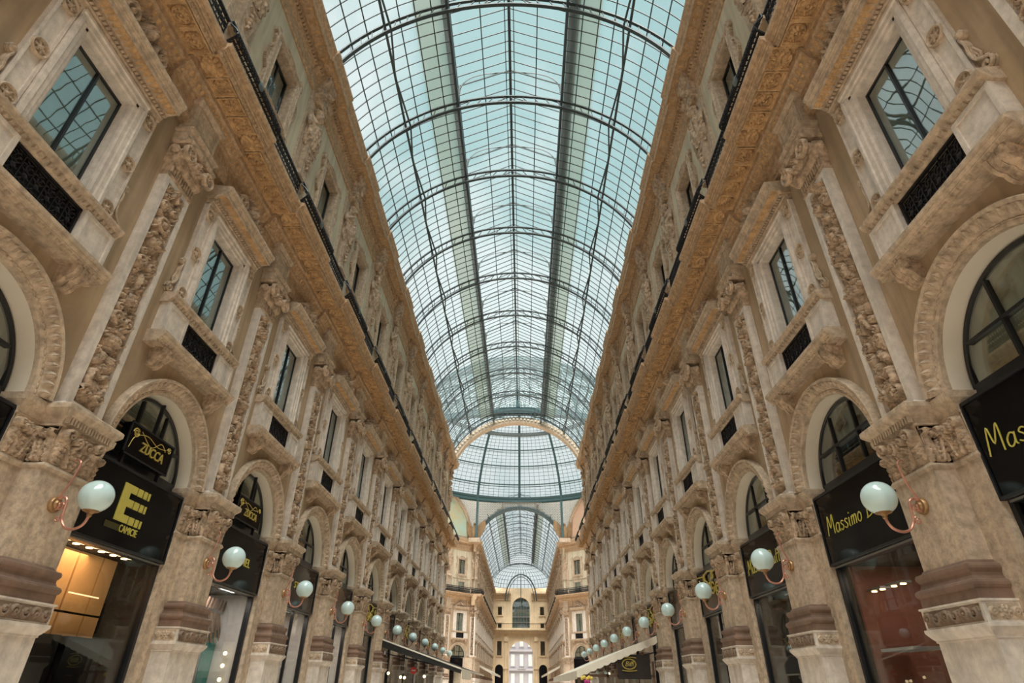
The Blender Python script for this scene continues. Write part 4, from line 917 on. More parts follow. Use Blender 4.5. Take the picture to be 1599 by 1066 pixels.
def vault(name, y0, y1, ribs, detail, label):
    c = tag(new(name, None, None, T(0, y0, EYE+20.6)), kind='structure'); L = y1-y0
    for y in ribs:
        r = new('rib', ME['rib'], c, T(0, y, EYE)); new('lattice_web', ME['rib_web'], r, T(0, y, EYE)); new('fretted_arch', ME['fret'], c, T(0, y, EYE))
    for s in (-1, 1):
        for f in DIVA[1:-1]+DIVB[1:-1]+[PHE]:
            mb = MB(); x, z = vp(RP-.02, f); mb.box(s*x-.022, s*x+.022, y0, y1, z-.02, z+.03); new('purlin', mb.mesh('purlin', 'roofiron', False), c, WR)
        mb = MB(); x, z = vp(RP-.02, PHM); mb.box(s*x-.05, s*x+.05, y0, y1, z-.05, z+.05)
        x2, z2 = vp(RV+.05, PHM)
        for y in ribs:                       # tie rods fanning from the rib to the purlin, as a shallow truss
            mb.bar((s*x2, y, z2), (s*x, y+BAY*.48, z), .075); mb.bar((s*x2, y, z2), (s*x, y-BAY*.48, z), .075)
        new('trussed_purlin', mb.mesh('trussed_purlin', 'roofiron', False), c, WR)
        mb = MB(); mb.box(s*2.65-.06, s*2.65+.06, y0, y1, 25.45, 25.82); new('lantern_curb', mb.mesh('lantern_curb', 'roofiron', False), c, WR)
        mb = MB(); mb.box(s*LE-.04, s*LE+.04, y0, y1, LEZ-.04, LEZ+.05); mb.box(s*LE*.5-.025, s*LE*.5+.025, y0, y1, (LEZ+LRZ)/2-.03, (LEZ+LRZ)/2+.03); new('lantern_purlin', mb.mesh('lantern_purlin', 'roofiron', False), c, WR)
        mb = MB(); mb.poly([(s*2.72, y0, 25.82), (s*2.72, y1, 25.82), (s*2.72, y1, LEZ-.04), (s*2.72, y0, LEZ-.04)]); new('lantern_side_glass', mb.mesh('lantern_side_glass', 'roofglass', False), c, WR)
        mb = MB(); mb.grid(np.array([[(s*vp(RP+.32, f)[0], y, vp(RP+.32, f)[1]) for f in np.linspace(PHL*1.08, PHL*1.55, 4)] for y in np.arange(y0, y1+.1, STEP*2)])); new('frosted_shade_panel', mb.mesh('frosted_shade_panel', 'shade', False), c, WR)
        mb = MB(); w_ = .22 if s < 0 else .5; mb.box(*sorted((s*2.80, s*(2.80+w_))), y0, y1, 26.35, 26.42); new('maintenance_walkway', mb.mesh('maintenance_walkway', 'walk', False), c, WR)
    mb = MB(); mb.box(-.07, .07, y0, y1, LRZ-.16, LRZ+.02); mb.box(-.24, -.20, y0, y1, LRZ-.12, LRZ-.06); mb.box(.20, .24, y0, y1, LRZ-.12, LRZ-.06); new('ridge_beam', mb.mesh('ridge_beam', 'roofiron', False), c, WR)
    ys = np.arange(y0, y1-.05, STEP)
    if detail:
        for y in ys:
            if y > 3:
                for s in (-1, 1): new('glazing_bar', ME['gbar%d' % s], c, T(0, y, EYE))
            new('lantern_bar', ME['lbar'], c, T(0, y, EYE))
        rest = MB(); n = 0
        for y in ys:
            for q in strip_panes(y):
                if y > 12.3 and n < 300:
                    m1 = MB(); pane_geo(m1, q); new('glass_pane', m1.mesh('glass_pane', 'roofglass', False), c, WR); n += 1
                else: pane_geo(rest, q)
        for y in ys[ys <= 3]:
            for s in (-1, 1): pass
    else:
        bars = MB(); rest = MB()
        for y in ys:
            for s in (-1, 1): arcbar(bars, RP, .012, .02, *sorted((s*PHL, s*PHE)), 12, y)
            for s in (-1, 1): bars.bar((s*LE, y, LEZ), (0, y, LRZ), .022)
            for q in strip_panes(y): rest.poly(q)
        o = new('glazing_bars', bars.mesh('glazing_bars', 'roofiron', False), c, WR); tag(o, kind='stuff')
    o = new('glass_panes', rest.mesh('glass_panes', 'roofglass', False), c, WR); tag(o, kind='stuff')
    return c
Y0V = P0+.3-5*BAY
near = vault('ceiling', Y0V, YEND, [P0+.25+i*BAY for i in range(-3, 12)], True, '')
# end arch of the near vault with its row of pale beads
mb = MB(); arcbar(mb, 7.55, .55, .35, -1.12, 1.12, 60, YEND+.35); e = new('end_arch', mb.mesh('end_arch', 'stone', False), near, WR)
mb = MB()
for f in np.linspace(-1.05, 1.05, 41):
    for y in (YEND-.02,): mb.lathe([(0, -.1), (.11, -.06), (.14, 0), (.11, .06), (0, .1)], 8, (vp(7.82, f)[0], y, vp(7.82, f)[1]), 'u')
new('bead_row', mb.mesh('bead_row', 'plaster'), e, WR)
mb = MB(); arcbar(mb, 7.42, .13, .45, -1.12, 1.12, 60, YEND+.35); new('inner_moulding', mb.mesh('inner_moulding', 'stone', False), e, WR)
# closing gable inside the lantern
mb = MB(); mb.slab([(-2.6, YEND, 25.9), (2.6, YEND, 25.9), (2.6, YEND, 27.1), (0, YEND, 28.4), (-2.6, YEND, 27.1)], (0, .04, 0)); new('lantern_gable', mb.mesh('lantern_gable', 'roofglass', False), near, WR)
mb = MB()
for k in range(-6, 7): mb.bar((k*.4, YEND-.05, 25.9), (k*.4, YEND-.05, 28.4-abs(k*.4)*.5), .05)
new('gable_bars', mb.mesh('gable_bars', 'roofiron', False), near, WR)

# ================================================================== OCTAGON, FAR ARM, END WALL
YF = 97.5; YE = 157.0
def joined(items, name):
    V = []; F = []; MI = []; n = 0; mats = []; SM = []
    for me, Mx in items:
        me = ME[me] if isinstance(me, str) else me
        v = np.empty(len(me.vertices)*3); me.vertices.foreach_get('co', v); v = v.reshape(-1, 3)
        A = np.array(Mx); v = v@A[:3, :3].T+A[:3, 3]; V.append(v)
        mm = me.materials[0]
        if mm not in mats: mats.append(mm)
        k = mats.index(mm)
        for p in me.polygons: F.append([i+n for i in p.vertices]); MI.append(k)
        n += len(v)
    o = bpy.data.meshes.new(name); o.from_pydata(np.vstack(V).tolist(), [], F)
    for m in mats: o.materials.append(m)
    o.polygons.foreach_set('material_index', MI); return o
I4 = Matrix()
items = [(k, I4) for k in ('wall_field', 'upper_field', 'archivolt', 'arch_soffit', 'lun_frame', 'lun_bar', 'lun_dark', 'sill_slab', 'ledge', 'recess_plate', 'jambs', 'hood', 'sash', 'mull', 'room_blind', 'upsurround', 'upsash', 'upmull', 'upblind', 'cornice_w', 'upc_w', 'archit', 'parapet', 'pediment', 'sign_panel', 'shop_frame')]
items += [(m, I4) for m in ME['side_panel']+ME['pedestal']+ME['sill_bracket']]
W1 = T(0, H, 0)
items += [(k, W1) for k in ('shaft', 'jamb', 'pedestal_p', 'base_m', 'abacus', 'pilaster', 'composite', 'entab', 'cornice_p', 'upc_p', 'pier_up', 'herm_cap', 'herm_ped')]+[(ME['herm'][0], W1)]
simple_rail = MB().box(6.0, 6.05, -H, H, 13.08, 13.14)
for k in range(30): a = -H+k*BAY/30; simple_rail.box(6.02, 6.04, a, a+.03, 12.3, 13.08)
items.append((simple_rail.mesh('railing', 'iron', False), I4))
FB = joined(items, 'facade_bay')
print('facade bay faces', len(FB.polygons))
for s, nm in ((-1, 'wall_far_left'), (1, 'wall_far_right')):
    w = tag(new(nm, None, None, T(s*7, YF+30, 0)), kind='structure')
    for k in range(12): new('facade_bay', FB, w, side(s, YF+(k+.5)*BAY))
# two visible diagonal walls of the octagon: full bay next to the far arm
for s in (-1, 1):
    C = Vector((s*7.3, YF, 0)); ang = rad(45) if s > 0 else rad(135); pd = Vector((math.cos(ang), math.sin(ang), 0))
    O = C-pd*6.95; WD = T(O.x, O.y, EYE) @ Matrix.Rotation(ang, 4, 'Z')
    w = tag(new('wall_diagonal_'+SD[s], None, None, T(s*10, 94, 0)), kind='structure')
    d = -s                                   # wall runs away from the corner along d*u
    Wb = WD @ T(0, d*H, 0)
    spawn_bay_wall(Wb, w); spawn_window(Wb, lite=True); spawn_lunette(Wb, True); spawn_upper(Wb)
    child('railing_panel', 'rail_w', RAIL[s], Wb)
    for j in (0, 1):
        spawn_pier_wall(WD @ T(0, d*BAY*j, 0), w, j)
        child('bowed_railing_panel', 'rail_p', RAIL[s], WD @ T(0, d*BAY*j, 0))
        o = empty('statue', WD @ T(0, d*BAY*j, 0), (6.95, 0, 14.55))
        tag(o, 'carved stone half-figure on the sunlit %s diagonal wall, %s the far arm' % (SD[s], 'beside' if j == 0 else 'one bay from'), 'statue', 'half-figures on the diagonal walls')
        child('figure', ME['herm'][j], o, WD @ T(0, d*BAY*j, 0)); child('tapered_pedestal', 'herm_ped', o, WD @ T(0, d*BAY*j, 0))
    for k in (1, 2): new('facade_bay', FB, w, WD @ T(0, d*(H+BAY*k), 0))
    sg = tag(empty('shop_sign', Wb, (7.0, 0, 2.1)), 'plain black fascia over the shop on the %s diagonal wall' % SD[s], 'sign'); child('sign_panel', 'sign_panel', sg, Wb); child('sign_rim', 'sign_rim', sg, Wb)
    sf = tag(empty('storefront', Wb, (7.1, 0, -EYE)), 'dark glazed shop front under the arch of the %s diagonal wall' % SD[s], 'shop front'); child('frame', 'shop_frame', sf, Wb); child('glass_pane', 'shop_pane1', sf, Wb); child('shop_walls', 'room_dark', sf, Wb)
    wq = tag(empty(wname(), Wb, (7.05, 0, 12.5)), kind='structure')
    mb = MB()
    for a, b, z0, z1 in ((-.9, -.62, 12.3, 14.1), (.62, .9, 12.3, 14.1), (-.9, .9, 13.95, 14.2)): mb.box(6.96, 7.06, a, b, z0, z1)
    new('surround', mb.mesh('surround', 'stone', False), wq, Wb); new('blind', MB().box(7.03, 7.05, -.62, .62, 12.3, 13.95).mesh('blind', 'curtain2', False), wq, Wb)
    for a, b in ((-.60, -.02), (.02, .60)): new('glass_pane', MB().box(7.01, 7.02, a, b, 12.32, 13.93).mesh('glass_pane', 'winglass', False), wq, Wb)
    new('string_course', MB().sweep([(7.06, 14.35), (6.98, 14.35), (6.95, 14.42), (6.95, 14.48), (7.06, 14.52)], -1.7, 1.7).mesh('string_course', 'stone', False), w, Wb)
    # painted lunette above the cornice: centre of the diagonal side
    cu = d*7.6; RL = 6.4; zl = 20.9
    ring = [(7.25, cu+RL*math.cos(a), zl+RL*math.sin(a)) for a in np.linspace(0, PI, 41)]
    lm = tag(new('mosaic_lunette', MB().slab(ring, (.15, 0, 0)).mesh('mosaic_lunette', 'mosaicL' if s < 0 else 'mosaicR', False), None, WD), 'half-round painted mosaic lunette, mostly %s, above the %s diagonal wall' % ('green and blue' if s < 0 else 'pink and ochre', SD[s]), 'mosaic')
    mb = MB()
    for r0, r1, p0, p1 in ((RL-.05, RL+.35, 7.05, 7.4), (RL+.35, RL+.55, 6.95, 7.4)):
        mb.grid(np.array([[(p, cu+r*math.cos(a), zl+r*math.sin(a)) for p, r in ((p1, r0), (p0, r0), (p0, r1), (p1, r1))] for a in np.linspace(0, PI, 49)]))
    new('gilt_arch_moulding', mb.mesh('gilt_arch_moulding', 'stone', False), lm, WD)
    # pierced spandrel above the lunette
    mb = MB()
    for i in range(49):
        a0, a1 = PI*i/49, PI*(i+1)/49; q = []
        for a in (a0, a1):
            u, z = cu+(RL+.5)*math.cos(a), zl+(RL+.5)*math.sin(a); q.append((u, z))
        mb.poly([(7.3, q[0][0], q[0][1]), (7.3, q[1][0], q[1][1]), (7.3, q[1][0], 27.4), (7.3, q[0][0], 27.4)])
    mb.poly([(7.3, cu+RL+.5, zl), (7.3, cu+7.9, zl), (7.3, cu+7.9, 27.4), (7.3, cu+RL+.5, 27.4)]); mb.poly([(7.3, cu-RL-.5, zl), (7.3, cu-7.9, zl), (7.3, cu-7.9, 27.4), (7.3, cu-RL-.5, 27.4)])
    sp = new('spandrel_glass', mb.mesh('spandrel_glass', 'pearl', False), w, WD)
    mb = MB()
    for u in np.arange(-7.6, 7.6, .42):
        for z in np.arange(21.2, 27.3, .42):
            if math.hypot(u, z-zl) > RL+.75: mb.tube([(7.26, cu+u+.15*math.cos(a), z+.15*math.sin(a)) for a in np.linspace(0, 2*PI, 9)[:-1]], .035, 4, True)
    tag(new('pierced_fretwork', mb.mesh('pierced_fretwork', 'plaster', False), w, WD), kind='stuff')
# face of the octagon over the far arm
fa = tag(new('wall_far_arm_face', None, None, T(0, YF, EYE+21)), kind='structure')
mb = MB(); arcbar(mb, 7.35, .55, .2, -1.15, 1.15, 60, YF-.1); new('arch_ring', mb.mesh('arch_ring', 'fret', False), fa, WR)
mb = MB()
for f in np.linspace(-1.1, 1.1, 37): mb.tube([(vp(7.62, f)[0]+.16*math.cos(a), YF-.32, vp(7.62, f)[1]+.16*math.sin(a)) for a in np.linspace(0, 2*PI, 9)[:-1]], .05, 4, True)
new('ring_ornament', mb.mesh('ring_ornament', 'domeiron', False), fa, WR)
mb = MB(); fs = np.linspace(-1.18, 1.18, 49)
for a, b in zip(fs[:-1], fs[1:]):
    p, q = vp(7.88, a), vp(7.88, b); mb.poly([(p[0], YF+.1, p[1]), (q[0], YF+.1, q[1]), (q[0], YF+.1, 27.4), (p[0], YF+.1, 27.4)])
new('spandrel_glass', mb.mesh('spandrel_glass', 'pearl', False), fa, WR)
mb = MB()
for x in np.arange(-7.3, 7.4, .42):
    for z in np.arange(21.2, 27.3, .42):
        if math.hypot(x, z-ZC) > 8.1: mb.tube([(x+.15*math.cos(a), YF+.02, z+.15*math.sin(a)) for a in np.linspace(0, 2*PI, 9)[:-1]], .04, 4, True)
tag(new('pierced_fretwork', mb.mesh('pierced_fretwork', 'plaster', False), fa, WR), kind='stuff')
# eagles on the two corners
def eagle():
    mb = MB()
    mb.lathe([(0, 0), (.32, .05), (.42, .4), (.45, .8), (.36, 1.2), (.22, 1.45), (.2, 1.6), (.22, 1.75), (.15, 1.9), (0, 1.95)], 14, (0, 0, 0))
    mb.lathe([(0, -.3), (.06, -.25), (.1, 0), (0, .02)], 8, (0, -.12, 1.75), 'u')
    b = mb.mesh('body', 'eagle')
    ws = []
    for s in (-1, 1):
        m = MB(); n = 9
        for k in range(n):
            t = k/(n-1); x0 = s*(.28+.9*t); z0 = 1.0+1.1*t; L = 1.0+.35*math.sin(t*PI)
            m.add([(x0-s*.09, -.05, z0+.1), (x0+s*.12, -.05, z0+.14), (x0+s*(.16+.05*t), .0, z0-L*.5), (x0+s*(.06), .05, z0-L), (x0-s*.08, .0, z0-L*.5),
                   (x0-s*.09, .12, z0+.1), (x0+s*.12, .12, z0+.14), (x0+s*(.16+.05*t), .16, z0-L*.5), (x0+s*.06, .14, z0-L), (x0-s*.08, .16, z0-L*.5)],
                  [(0, 1, 2, 3, 4), (5, 9, 8, 7, 6), (0, 5, 6, 1), (1, 6, 7, 2), (2, 7, 8, 3), (3, 8, 9, 4), (4, 9, 5, 0)])
        m.tube([(s*.25, .03, 1.2), (s*.5, .03, 1.5), (s*.9, .03, 2.0), (s*1.25, .03, 2.3)], [.14, .15, .12, .06], 6); ws.append(m.mesh('wing', 'eagle', False))
    return b, ws
EB, EW = eagle()
for s in (-1, 1):
    We = T(s*7.35, YF-1.0, EYE+20.6) @ Matrix.Scale(1.3, 4); o = empty('eagle_statue', We, (0, 0, 0)); tag(o, 'brown eagle statue with raised wings at the %s corner of the far arm' % SD[s], 'statue', 'eagles under the dome')
    new('body', EB, o, We); [new('wing', w_, o, We) for w_ in EW]
    mb = MB().box(-.7, .7, -.6, .9, -.5, 0); new('plinth', mb.mesh('plinth', 'stone', False), o, We)
# ---- dome
YD = 79.0; RD = 18.9; ZD = 23.1; DB = 18.4
def dp(r, a): z = ZD+math.sqrt(max(RD*RD-r*r, 0)); return (r*math.sin(a), YD+r*math.cos(a), z)
dm = tag(new('glass_dome', None, None, T(0, YD, EYE+27)), 'great ribbed glass dome with teal iron bands beyond the arcade roof', 'dome')
RI = [18.4, 17.75, 16.45, 14.9, 13.0, 10.6, 6.5, 2.5]
for k in range(16):
    a = k*PI/8; mb = MB(); rr = list(np.linspace(18.5, 2.5, 26))
    mb.tube([dp(r, a) for r in rr], .20, 4); new('rib', mb.mesh('rib', 'domeiron', False), dm, WR)
    mb = MB(); p = dp(18.3, a); mb.bar(p, (p[0], p[1], 20.5), .35)
    if abs(p[0]) < 9 and p[1] > YD and abs(p[0]) > 3: new('rib_foot', mb.mesh('rib_foot', 'domeiron', False), dm, WR)
for i, r in enumerate(RI):
    mb = MB(); w_ = .30 if i == 0 else .13
    mb.tube([dp(r, a) for a in np.linspace(0, 2*PI, 97)[:-1]], w_, 4, True)
    if i > 0: mb.tube([tuple(np.array(dp(r, a))+np.array((0, 0, -.35))) for a in np.linspace(0, 2*PI, 97)[:-1]], .05, 4, True)
    new('ring_beam', mb.mesh('ring_beam', 'domeiron', False), dm, WR)
mb = MB(); 
for r in (12.9,): mb.grid(np.array([[(q*math.sin(a), YD+q*math.cos(a), dp(r, 0)[2]-.5+dz) for q, dz in ((12.9, 0), (12.4, 0), (12.4, .5))] for a in np.linspace(0, 2*PI, 97)]))
new('gallery_band', mb.mesh('gallery_band', 'fret', False), dm, WR)
gb = MB(); pn = MB()
for i in range(len(RI)-1):
    r0, r1 = RI[i], RI[i+1]; nn = 5
    rr = np.linspace(r0, r1, nn+1)
    for r in rr[1:-1]: gb.tube([dp(r, a) for a in np.linspace(0, 2*PI, 65)[:-1]], .035, 3, True)
    for k in range(16*8):
        a = k*PI/64
        if k % 8: gb.tube([dp(r, a) for r in rr], .03, 3)
        for u, v in zip(rr[:-1], rr[1:]): pn.poly([dp(u, a), dp(u, a+PI/64), dp(v, a+PI/64), dp(v, a)])
tag(new('glazing_bars', gb.mesh('glazing_bars', 'domeiron', False), dm, WR), kind='stuff'); tag(new('glass_panes', pn.mesh('glass_panes', 'roofglass', False), dm, WR), kind='stuff')
mb = MB(); mb.grid(np.array([[(r*math.sin(a), YD+r*math.cos(a), z) for r, z in ((18.1, 26.7), (18.1, 27.1), (18.9, 27.3), (18.9, 26.7))] for a in np.linspace(0, 2*PI, 97)])); new('base_ring', mb.mesh('base_ring', 'domeiron', False), dm, WR)
# ---- far arm vault and its half dome end
far = vault('ceiling', YF, YE-6, [YF+.3+i*BAY for i in range(11)], False, '')
hp = lambda a, t: (7.3*math.sin(a)*math.cos(t), YE-6+7.0*math.cos(a)*math.cos(t), 21.4+5.0*math.sin(t))
mb = MB(); pn = MB()
AA = np.linspace(-PI/2, PI/2, 25); TT = np.linspace(0, PI/2*.97, 9)
for a in AA: mb.tube([hp(a, t) for t in np.linspace(0, PI/2*.97, 13)], .045, 4)
for t in TT: mb.tube([hp(a, t) for a in np.linspace(-PI/2, PI/2, 33)], .045, 4)
pn.grid(np.array([[hp(a, t) for t in TT] for a in AA]))
ap = tag(new('ceiling', None, None, T(0, YE-6, EYE+21)), kind='structure')
new('half_dome_bars', mb.mesh('half_dome_bars', 'roofiron', False), ap, WR); tag(new('glass_panes', pn.mesh('glass_panes', 'roofglass', False), ap, WR), kind='stuff')
mb = MB(); mb.tube([(3.9*math.cos(a), YE-1.6, 18.2+6.2*math.sin(a)) for a in np.linspace(0, PI, 33)], .16, 6); mb.tube([(3.3*math.cos(a), YE-1.6, 18.2+5.6*math.sin(a)) for a in np.linspace(0, PI, 33)], .08, 6)
mb.bar((0, YE-1.6, 18.2), (0, YE-1.6, 24.4), .2); new('arched_rib', mb.mesh('arched_rib', 'roofiron', False), ap, WR)
# ---- end wall with the gate arch
ew = tag(new('wall_end', None, None, T(0, YE, 0)), kind='structure')
def archwall(mb, y, x0, x1, z0, z1, ar, az, n=24):
    """wall strip between x0..x1 with an arched hole of radius ar springing at az, open down to z0"""
    xs = sorted(set([x0, x1]+list(ar*np.cos(np.linspace(0, PI, n)))))
    for a, b in zip(xs[:-1], xs[1:]):
        za = az+math.sqrt(max(0, ar*ar-a*a)) if abs(a) <= ar+1e-6 and abs(b) <= ar+1e-6 else z0
        zb = az+math.sqrt(max(0, ar*ar-b*b)) if abs(b) <= ar+1e-6 and abs(a) <= ar+1e-6 else z0
        mb.slab([(a, y, za), (b, y, zb), (b, y, z1), (a, y, z1)], (0, 1.2, 0))
mb = MB(); archwall(mb, YE, -7.6, 7.6, -EYE, 11.0, 2.9, 6.55); archwall(mb, YE, -7.6, 7.6, 12.2, 21.4, 2.15, 17.0); mb.box(-7.6, 7.6, YE, YE+1.2, 11.0, 12.2)
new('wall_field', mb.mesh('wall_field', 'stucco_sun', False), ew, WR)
mb = MB()
for r0, r1, az, z0, dy in ((2.9, 3.25, 6.55, -EYE, .18), (2.15, 2.45, 17.0, 12.2, .15)):
    G = [[(x, YE-dy*k, z) for x, z, k in ((c*r0, b, 0), (c*r0, b, 1), (c*r1, b2, 1), (c*r1, b2, 0))] for c, b, b2 in [(-1, z0, z0)]+[(-math.cos(a), az+r0*math.sin(a), az+r1*math.sin(a)) for a in np.linspace(0, PI, 33)]+[(1, z0, z0)]]
    mb.grid(np.array(G))
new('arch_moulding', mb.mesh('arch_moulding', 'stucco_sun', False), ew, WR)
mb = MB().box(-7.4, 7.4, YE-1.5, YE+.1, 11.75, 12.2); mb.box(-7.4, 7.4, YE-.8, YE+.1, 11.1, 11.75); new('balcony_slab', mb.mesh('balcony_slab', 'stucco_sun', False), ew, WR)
mb = MB().box(-7.4, 7.4, YE-1.48, YE-1.38, 13.05, 13.17)
for k in range(60): mb.box(-7.4+k*.25, -7.36+k*.25, YE-1.46, YE-1.40, 12.2, 13.1)
tag(new('balcony_railing', mb.mesh('balcony_railing', 'iron', False), None, WR), 'straight iron railing across the end wall above the gate arch', 'railing')
for s in (-1, 1):
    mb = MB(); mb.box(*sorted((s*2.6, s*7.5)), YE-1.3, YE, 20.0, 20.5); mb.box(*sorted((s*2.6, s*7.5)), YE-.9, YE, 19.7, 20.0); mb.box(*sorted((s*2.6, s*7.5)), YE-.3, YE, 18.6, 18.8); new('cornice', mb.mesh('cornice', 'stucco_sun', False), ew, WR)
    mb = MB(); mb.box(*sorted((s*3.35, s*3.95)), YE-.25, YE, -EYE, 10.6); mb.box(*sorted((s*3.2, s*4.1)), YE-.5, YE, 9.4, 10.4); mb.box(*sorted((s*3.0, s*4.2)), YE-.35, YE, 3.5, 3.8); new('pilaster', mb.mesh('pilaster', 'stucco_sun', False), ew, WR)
    for z0, z1, x, w_ in ((6.4, 9.4, 5.25, .55), (15.2, 17.0, 5.25, .5), (12.3, 13.3, 5.25, .45)):
        wdn = tag(empty(wname(), T(s*x, YE, EYE+z0), (0, 0, 0)), kind='structure')
        mb = MB()
        for a, b, c, d in ((-w_-.22, -w_, -.2, z1-z0+.2), (w_, w_+.22, -.2, z1-z0+.2), (-w_-.3, w_+.3, z1-z0+.1, z1-z0+.35), (-w_-.3, w_+.3, -.3, -.1)): mb.box(a, b, -.18, .05, c, d)
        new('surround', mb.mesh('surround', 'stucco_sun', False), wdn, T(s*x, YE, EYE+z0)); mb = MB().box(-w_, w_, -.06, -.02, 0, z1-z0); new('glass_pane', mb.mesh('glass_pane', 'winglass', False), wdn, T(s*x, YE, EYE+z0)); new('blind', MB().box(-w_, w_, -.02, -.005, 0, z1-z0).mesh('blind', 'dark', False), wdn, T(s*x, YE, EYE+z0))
    wdn = tag(empty(wname(), T(s*5.25, YE, EYE), (0, 0, 0)), kind='structure'); Wk = T(s*5.25, YE, EYE)
    mb = MB(); mb.slab([(.95*math.cos(a), -.05, 3.5+.95*math.sin(a)) for a in np.linspace(0, PI, 17)]+[(-.95, -.05, -EYE), (.95, -.05, -EYE)], (0, .04, 0)); new('dark_glazing', mb.mesh('dark_glazing', 'black', False), wdn, Wk)
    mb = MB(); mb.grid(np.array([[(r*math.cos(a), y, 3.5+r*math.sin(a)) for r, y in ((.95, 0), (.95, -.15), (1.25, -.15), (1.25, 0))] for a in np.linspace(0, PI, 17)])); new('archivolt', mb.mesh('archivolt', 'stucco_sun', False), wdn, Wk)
# big arched window over the balcony
bw = tag(empty(wname(), T(0, YE+.3, EYE+12.2), (0, 0, 0)), kind='structure')
mb = MB(); mb.slab([(2.15*math.cos(a), YE+.5, 17.0+2.15*math.sin(a)) for a in np.linspace(0, PI, 25)]+[(-2.15, YE+.5, 12.2), (2.15, YE+.5, 12.2)], (0, .03, 0)); new('glass_pane', mb.mesh('glass_pane', 'winglass', False), bw, WR)
mb = MB(); mb.slab([(2.15*math.cos(a), YE+.75, 17.0+2.15*math.sin(a)) for a in np.linspace(0, PI, 25)]+[(-2.15, YE+.75, 12.2), (2.15, YE+.75, 12.2)], (0, .03, 0)); new('blind', mb.mesh('blind', 'curtain2', False), bw, WR)
mb = MB()
for x in (-1.4, -.7, 0, .7, 1.4): mb.box(x-.05, x+.05, YE+.4, YE+.5, 12.2, 17.0+math.sqrt(2.15**2-x*x))
for z in (13.6, 14.9, 16.4, 17.6): mb.box(-2.15 if z < 17 else -2.0, 2.15 if z < 17 else 2.0, YE+.4, YE+.5, z-.06 if z != 14.9 else z-.2, z+.06)
new('frame', mb.mesh('frame', 'steel', False), bw, WR)
# palace across the street beyond the gate
mb = MB(); mb.box(-30, 30, 196, 206, -EYE, 24)
for z in (4.0, 9.0, 13.5): mb.box(-30, 30, 195.4, 196, z, z+.5)
pb = tag(empty('palace', T(0, 196, 0), (0, 0, 0)), 'white stone palace front across the street, seen through the far gate arch', 'building')
new('facade', mb.mesh('facade', 'white', False), pb, WR)
for k in range(-4, 5):
    for z0, z1 in ((.2, 3.2), (5.2, 8.2), (10.3, 12.8)):
        f = new('window', MB().box(k*2.6-.75, k*2.6+.75, 195.85, 196.02, z0-.2, z1+.3).mesh('window', 'white', False), pb, WR); new('pane', MB().box(k*2.6-.5, k*2.6+.5, 195.8, 195.87, z0, z1).mesh('pane', 'curtain2', False), f, WR)
    if k % 2 == 0: new('balcony', MB().box(k*2.6-1.2, k*2.6+1.2, 195.2, 196, 4.5, 4.75).mesh('balcony', 'white', False), pb, WR)

# ================================================================== SHOPS AND SIGNS
def stroke_text(word, h, r, gap=.14):
    S = {'M': ([[(0, 0), (.12, 1.0), (.36, .35), (.62, 1.0), (.74, 0)]], .78), 'D': ([[(.05, 0), (.1, .98)], [(-.05, .95), (.45, .9), (.66, .55), (.5, .12), (-.02, 0)]], .68),
         'a': ([[(.36, .38), (.2, .46), (.04, .3), (.05, .08), (.2, 0), (.36, .16), (.38, .44), (.38, .1), (.46, 0)]], .42), 's': ([[(.30, .40), (.16, .46), (.05, .36), (.2, .24), (.29, .12), (.16, 0), (0, .07)]], .30),
         'i': ([[(.06, .44), (.06, .08), (.12, 0)], [(.07, .62), (.10, .67)]], .14), 'm': ([[(.03, .44), (.04, 0)], [(.04, .3), (.16, .45), (.25, .36), (.25, 0)], [(.25, .3), (.38, .45), (.47, .36), (.48, 0)]], .5),
         'o': ([[(.2, .45), (.05, .34), (.03, .12), (.18, 0), (.34, .12), (.34, .34), (.2, .45)]], .37), 'u': ([[(.03, .44), (.04, .12), (.16, 0), (.30, .12), (.33, .44), (.33, .1), (.4, 0)]], .36), 't': ([[(.14, .85), (.12, .1), (.22, 0)], [(0, .5), (.27, .54)]], .24), ' ': ([], .25)}
    mb = MB(); x = 0; out = []
    for ch in word:
        st, w = S[ch]
        for p in st: out.append([((x+a+.18*b)*h, b*h) for a, b in p])
        x += w+gap
    tot = x*h
    for p in out: mb.tube([(a-tot/2, b-h*.4, 0) for a, b in bez(p, 5)], r, 5)
    return mb.mesh('lettering', 'yellow'), tot
HAND, _ = stroke_text('Massimo Dutti', .37, .0115)
STE = text_mesh('STEFANEL', .30, .01, 0, 'lettering', 'yellow', 1.06)
CAM = text_mesh('CAMICIE', .19, .008, 0, 'lettering', 'yellow', 1.08, .74)
ZUC = text_mesh('ZUCCA', .27, .012, .12, 'lettering', 'gold', .95, .9)
def letter_e():
    mb = MB()                           # x right, y up, in metres, centred
    B = lambda a, b, c, d: mb.box(a, b, c, d, 0, .02)
    B(-.42, -.20, -.33, .36)
    for y in (.22, -.04, -.33): B(-.20, -.02, y, y+.14); 
    for y in (.22, -.04, -.33):
        for a, b in ((.02, .17), (.22, .32), (.37, .42)): B(a, b, y, y+.14)
    return mb.mesh('letter', 'yellow', False)
def wrought_sign(W, par):
    mb = MB()
    for s in (-1, 1):
        for cu, cz, r in ((.35, 2.9, .28), (.85, 2.75, .24), (1.15, 3.1, .18), (.5, 3.25, .14)): mb.tube(pz(spiral_pts(s*cu, cz, r, 1.7, PI/2, s), 6.94), .022, 5)
    mb.tube(pz([(-1.35, 3.4), (-.6, 3.34), (0, 3.44), (.6, 3.34), (1.35, 3.4)], 6.94), .025, 5); mb.lathe([(0, -.04), (.12, -.02), (.15, .02)], 14, (6.95, 0, 2.95), 'p')
    new('gilt_scrollwork', mb.mesh('gilt_scrollwork', 'gold'), par, W)
